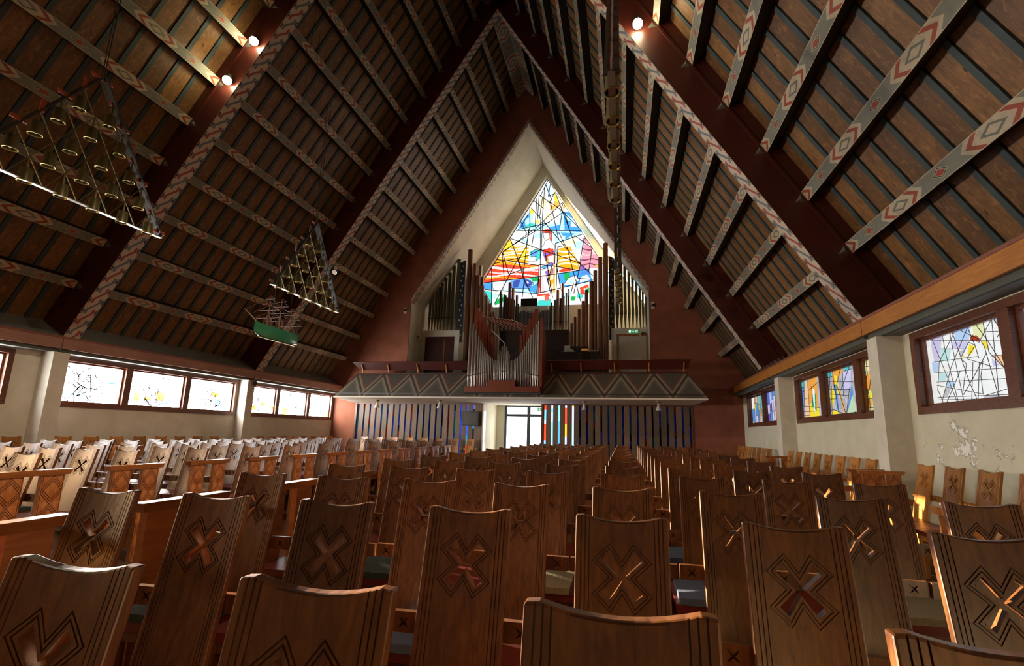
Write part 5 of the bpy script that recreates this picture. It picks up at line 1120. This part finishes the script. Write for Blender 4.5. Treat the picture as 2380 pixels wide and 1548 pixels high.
CUS = {('right', 2, 0): 1, ('right', 2, 2): 0, ('right', 3, 1): 1, ('right', 3, 3): 2, ('right', 3, 5): 0, ('right', 4, 5): 0, ('right', 3, 7): 2}
for side in ('right', 'left'):
    for k in range(NROW):
        y = 1.0+PITCH_Y*k
        if side == 'left': y -= .04
        for n in range(8):
            x = -.01+PITCH_X*(n-4) if side == 'right' else -6.72-PITCH_X*n
            if not visible(x, y): continue
            near = k <= 5
            nm = ORD[n+1]+' from the aisle, '+ORD[k+1]+' row, '+side+' block'
            place_chair((x+rs.uniform(-.004, .004), y+rs.uniform(-.012, .012), 0), rs.uniform(-.004, .004), 'brown X-backed chair, '+nm, 'church chairs in the %s block' % side, near)
            ci = CUS.get((side, k, n), -1) if k < 5 and side == 'right' else (rs.choice((0, 1, 2)) if rs.random() < .4 else -1)
            if near and ci >= 0 and inframe((x+.3, y-.4, .6), 20) | inframe((x-.3, y-.4, .6), 20):
                o = obj('seat_cushion', CM[ci]); o.location = (x, y, .331)
                tag(o, CUSH[ci][1]+' cushion on the chair '+nm, 'cushion', 'loose seat cushions')
        for end, x, rz in (('aisle', -3.16 if side == 'right' else -6.28, PI if side == 'right' else 0), ('outer', 2.5 if side == 'right' else -11.95, 0 if side == 'right' else PI)):
            if k == 0 and side == 'left': continue
            if any(inframe((x, y+d, z), 5) for d in (-.6, 0) for z in (.97, .6)):
                yy = y if rz == 0 else y-.41
                place_end((x, yy, 0), rz, 'carved oak row end, %s side, %s row, %s block' % (end, ORD[k+1], side))
# chairs along the walls
def wall_row(F, ss, d, rz, side, names):
    for i, s_ in enumerate(ss):
        p = F(s_, d, 0)
        if inframe((p.x, p.y, 1.15), 40):
            place_chair((p.x, p.y, 0), rz, 'light X-backed chair at the %s wall, %s' % (side, names % ORD[i+1]), 'chairs along the %s wall' % side, side == 'right' and s_ < 16, True)
wall_row(RS, [8.24-.672*i for i in range(4)], .40, -PI/2-AN, 'right', '%s from the broad column, below the big window')
wall_row(RS, [14.66-.678*i for i in range(8)], .42, -PI/2-AN, 'right', '%s from the slim far column')
wall_row(RS, [21.7-.678*i for i in range(8)], .42, -PI/2-AN, 'right', '%s from the end wall')
wall_row(LS, [10.15+.678*i for i in range(8)], .42, PI/2, 'left', '%s beyond the nearer column')
wall_row(LS, [17.15+.678*i for i in range(8)], .42, PI/2, 'left', '%s beyond the far column')
wall_row(LS, [9.05-.678*i for i in range(4)], .42, PI/2, 'left', '%s before the nearer column')
for i, x in enumerate((-13.12, -12.28, -11.48, -10.64, -9.84, -9.04, -8.21, -7.42)):
    place_chair((x+.06, 22.1, 0), 0, 'light X-backed chair at the slatted screen, %s from the left' % ORD[i+1], 'chairs in front of the slatted screen', False, True)
for s_, lab in ((9.08, 'plain-side oak row end beside the broad white column on the right'), (9.5, 'oak row end before the broad white column, closing the wall chairs under the coloured windows'), (15.1, 'oak row end beside the slim far column at the right wall')):
    p = RS(s_, .45, 0); place_end((p.x, p.y, 0), -PI/2, lab)

# ---------------------------------------------------------------- to metres
for o in list(sc.objects):
    if o.parent is None and o.type in ('MESH', 'EMPTY'):
        o.location = (o.location-Vector((0, 0, FZ)))*S; o.scale = o.scale*S
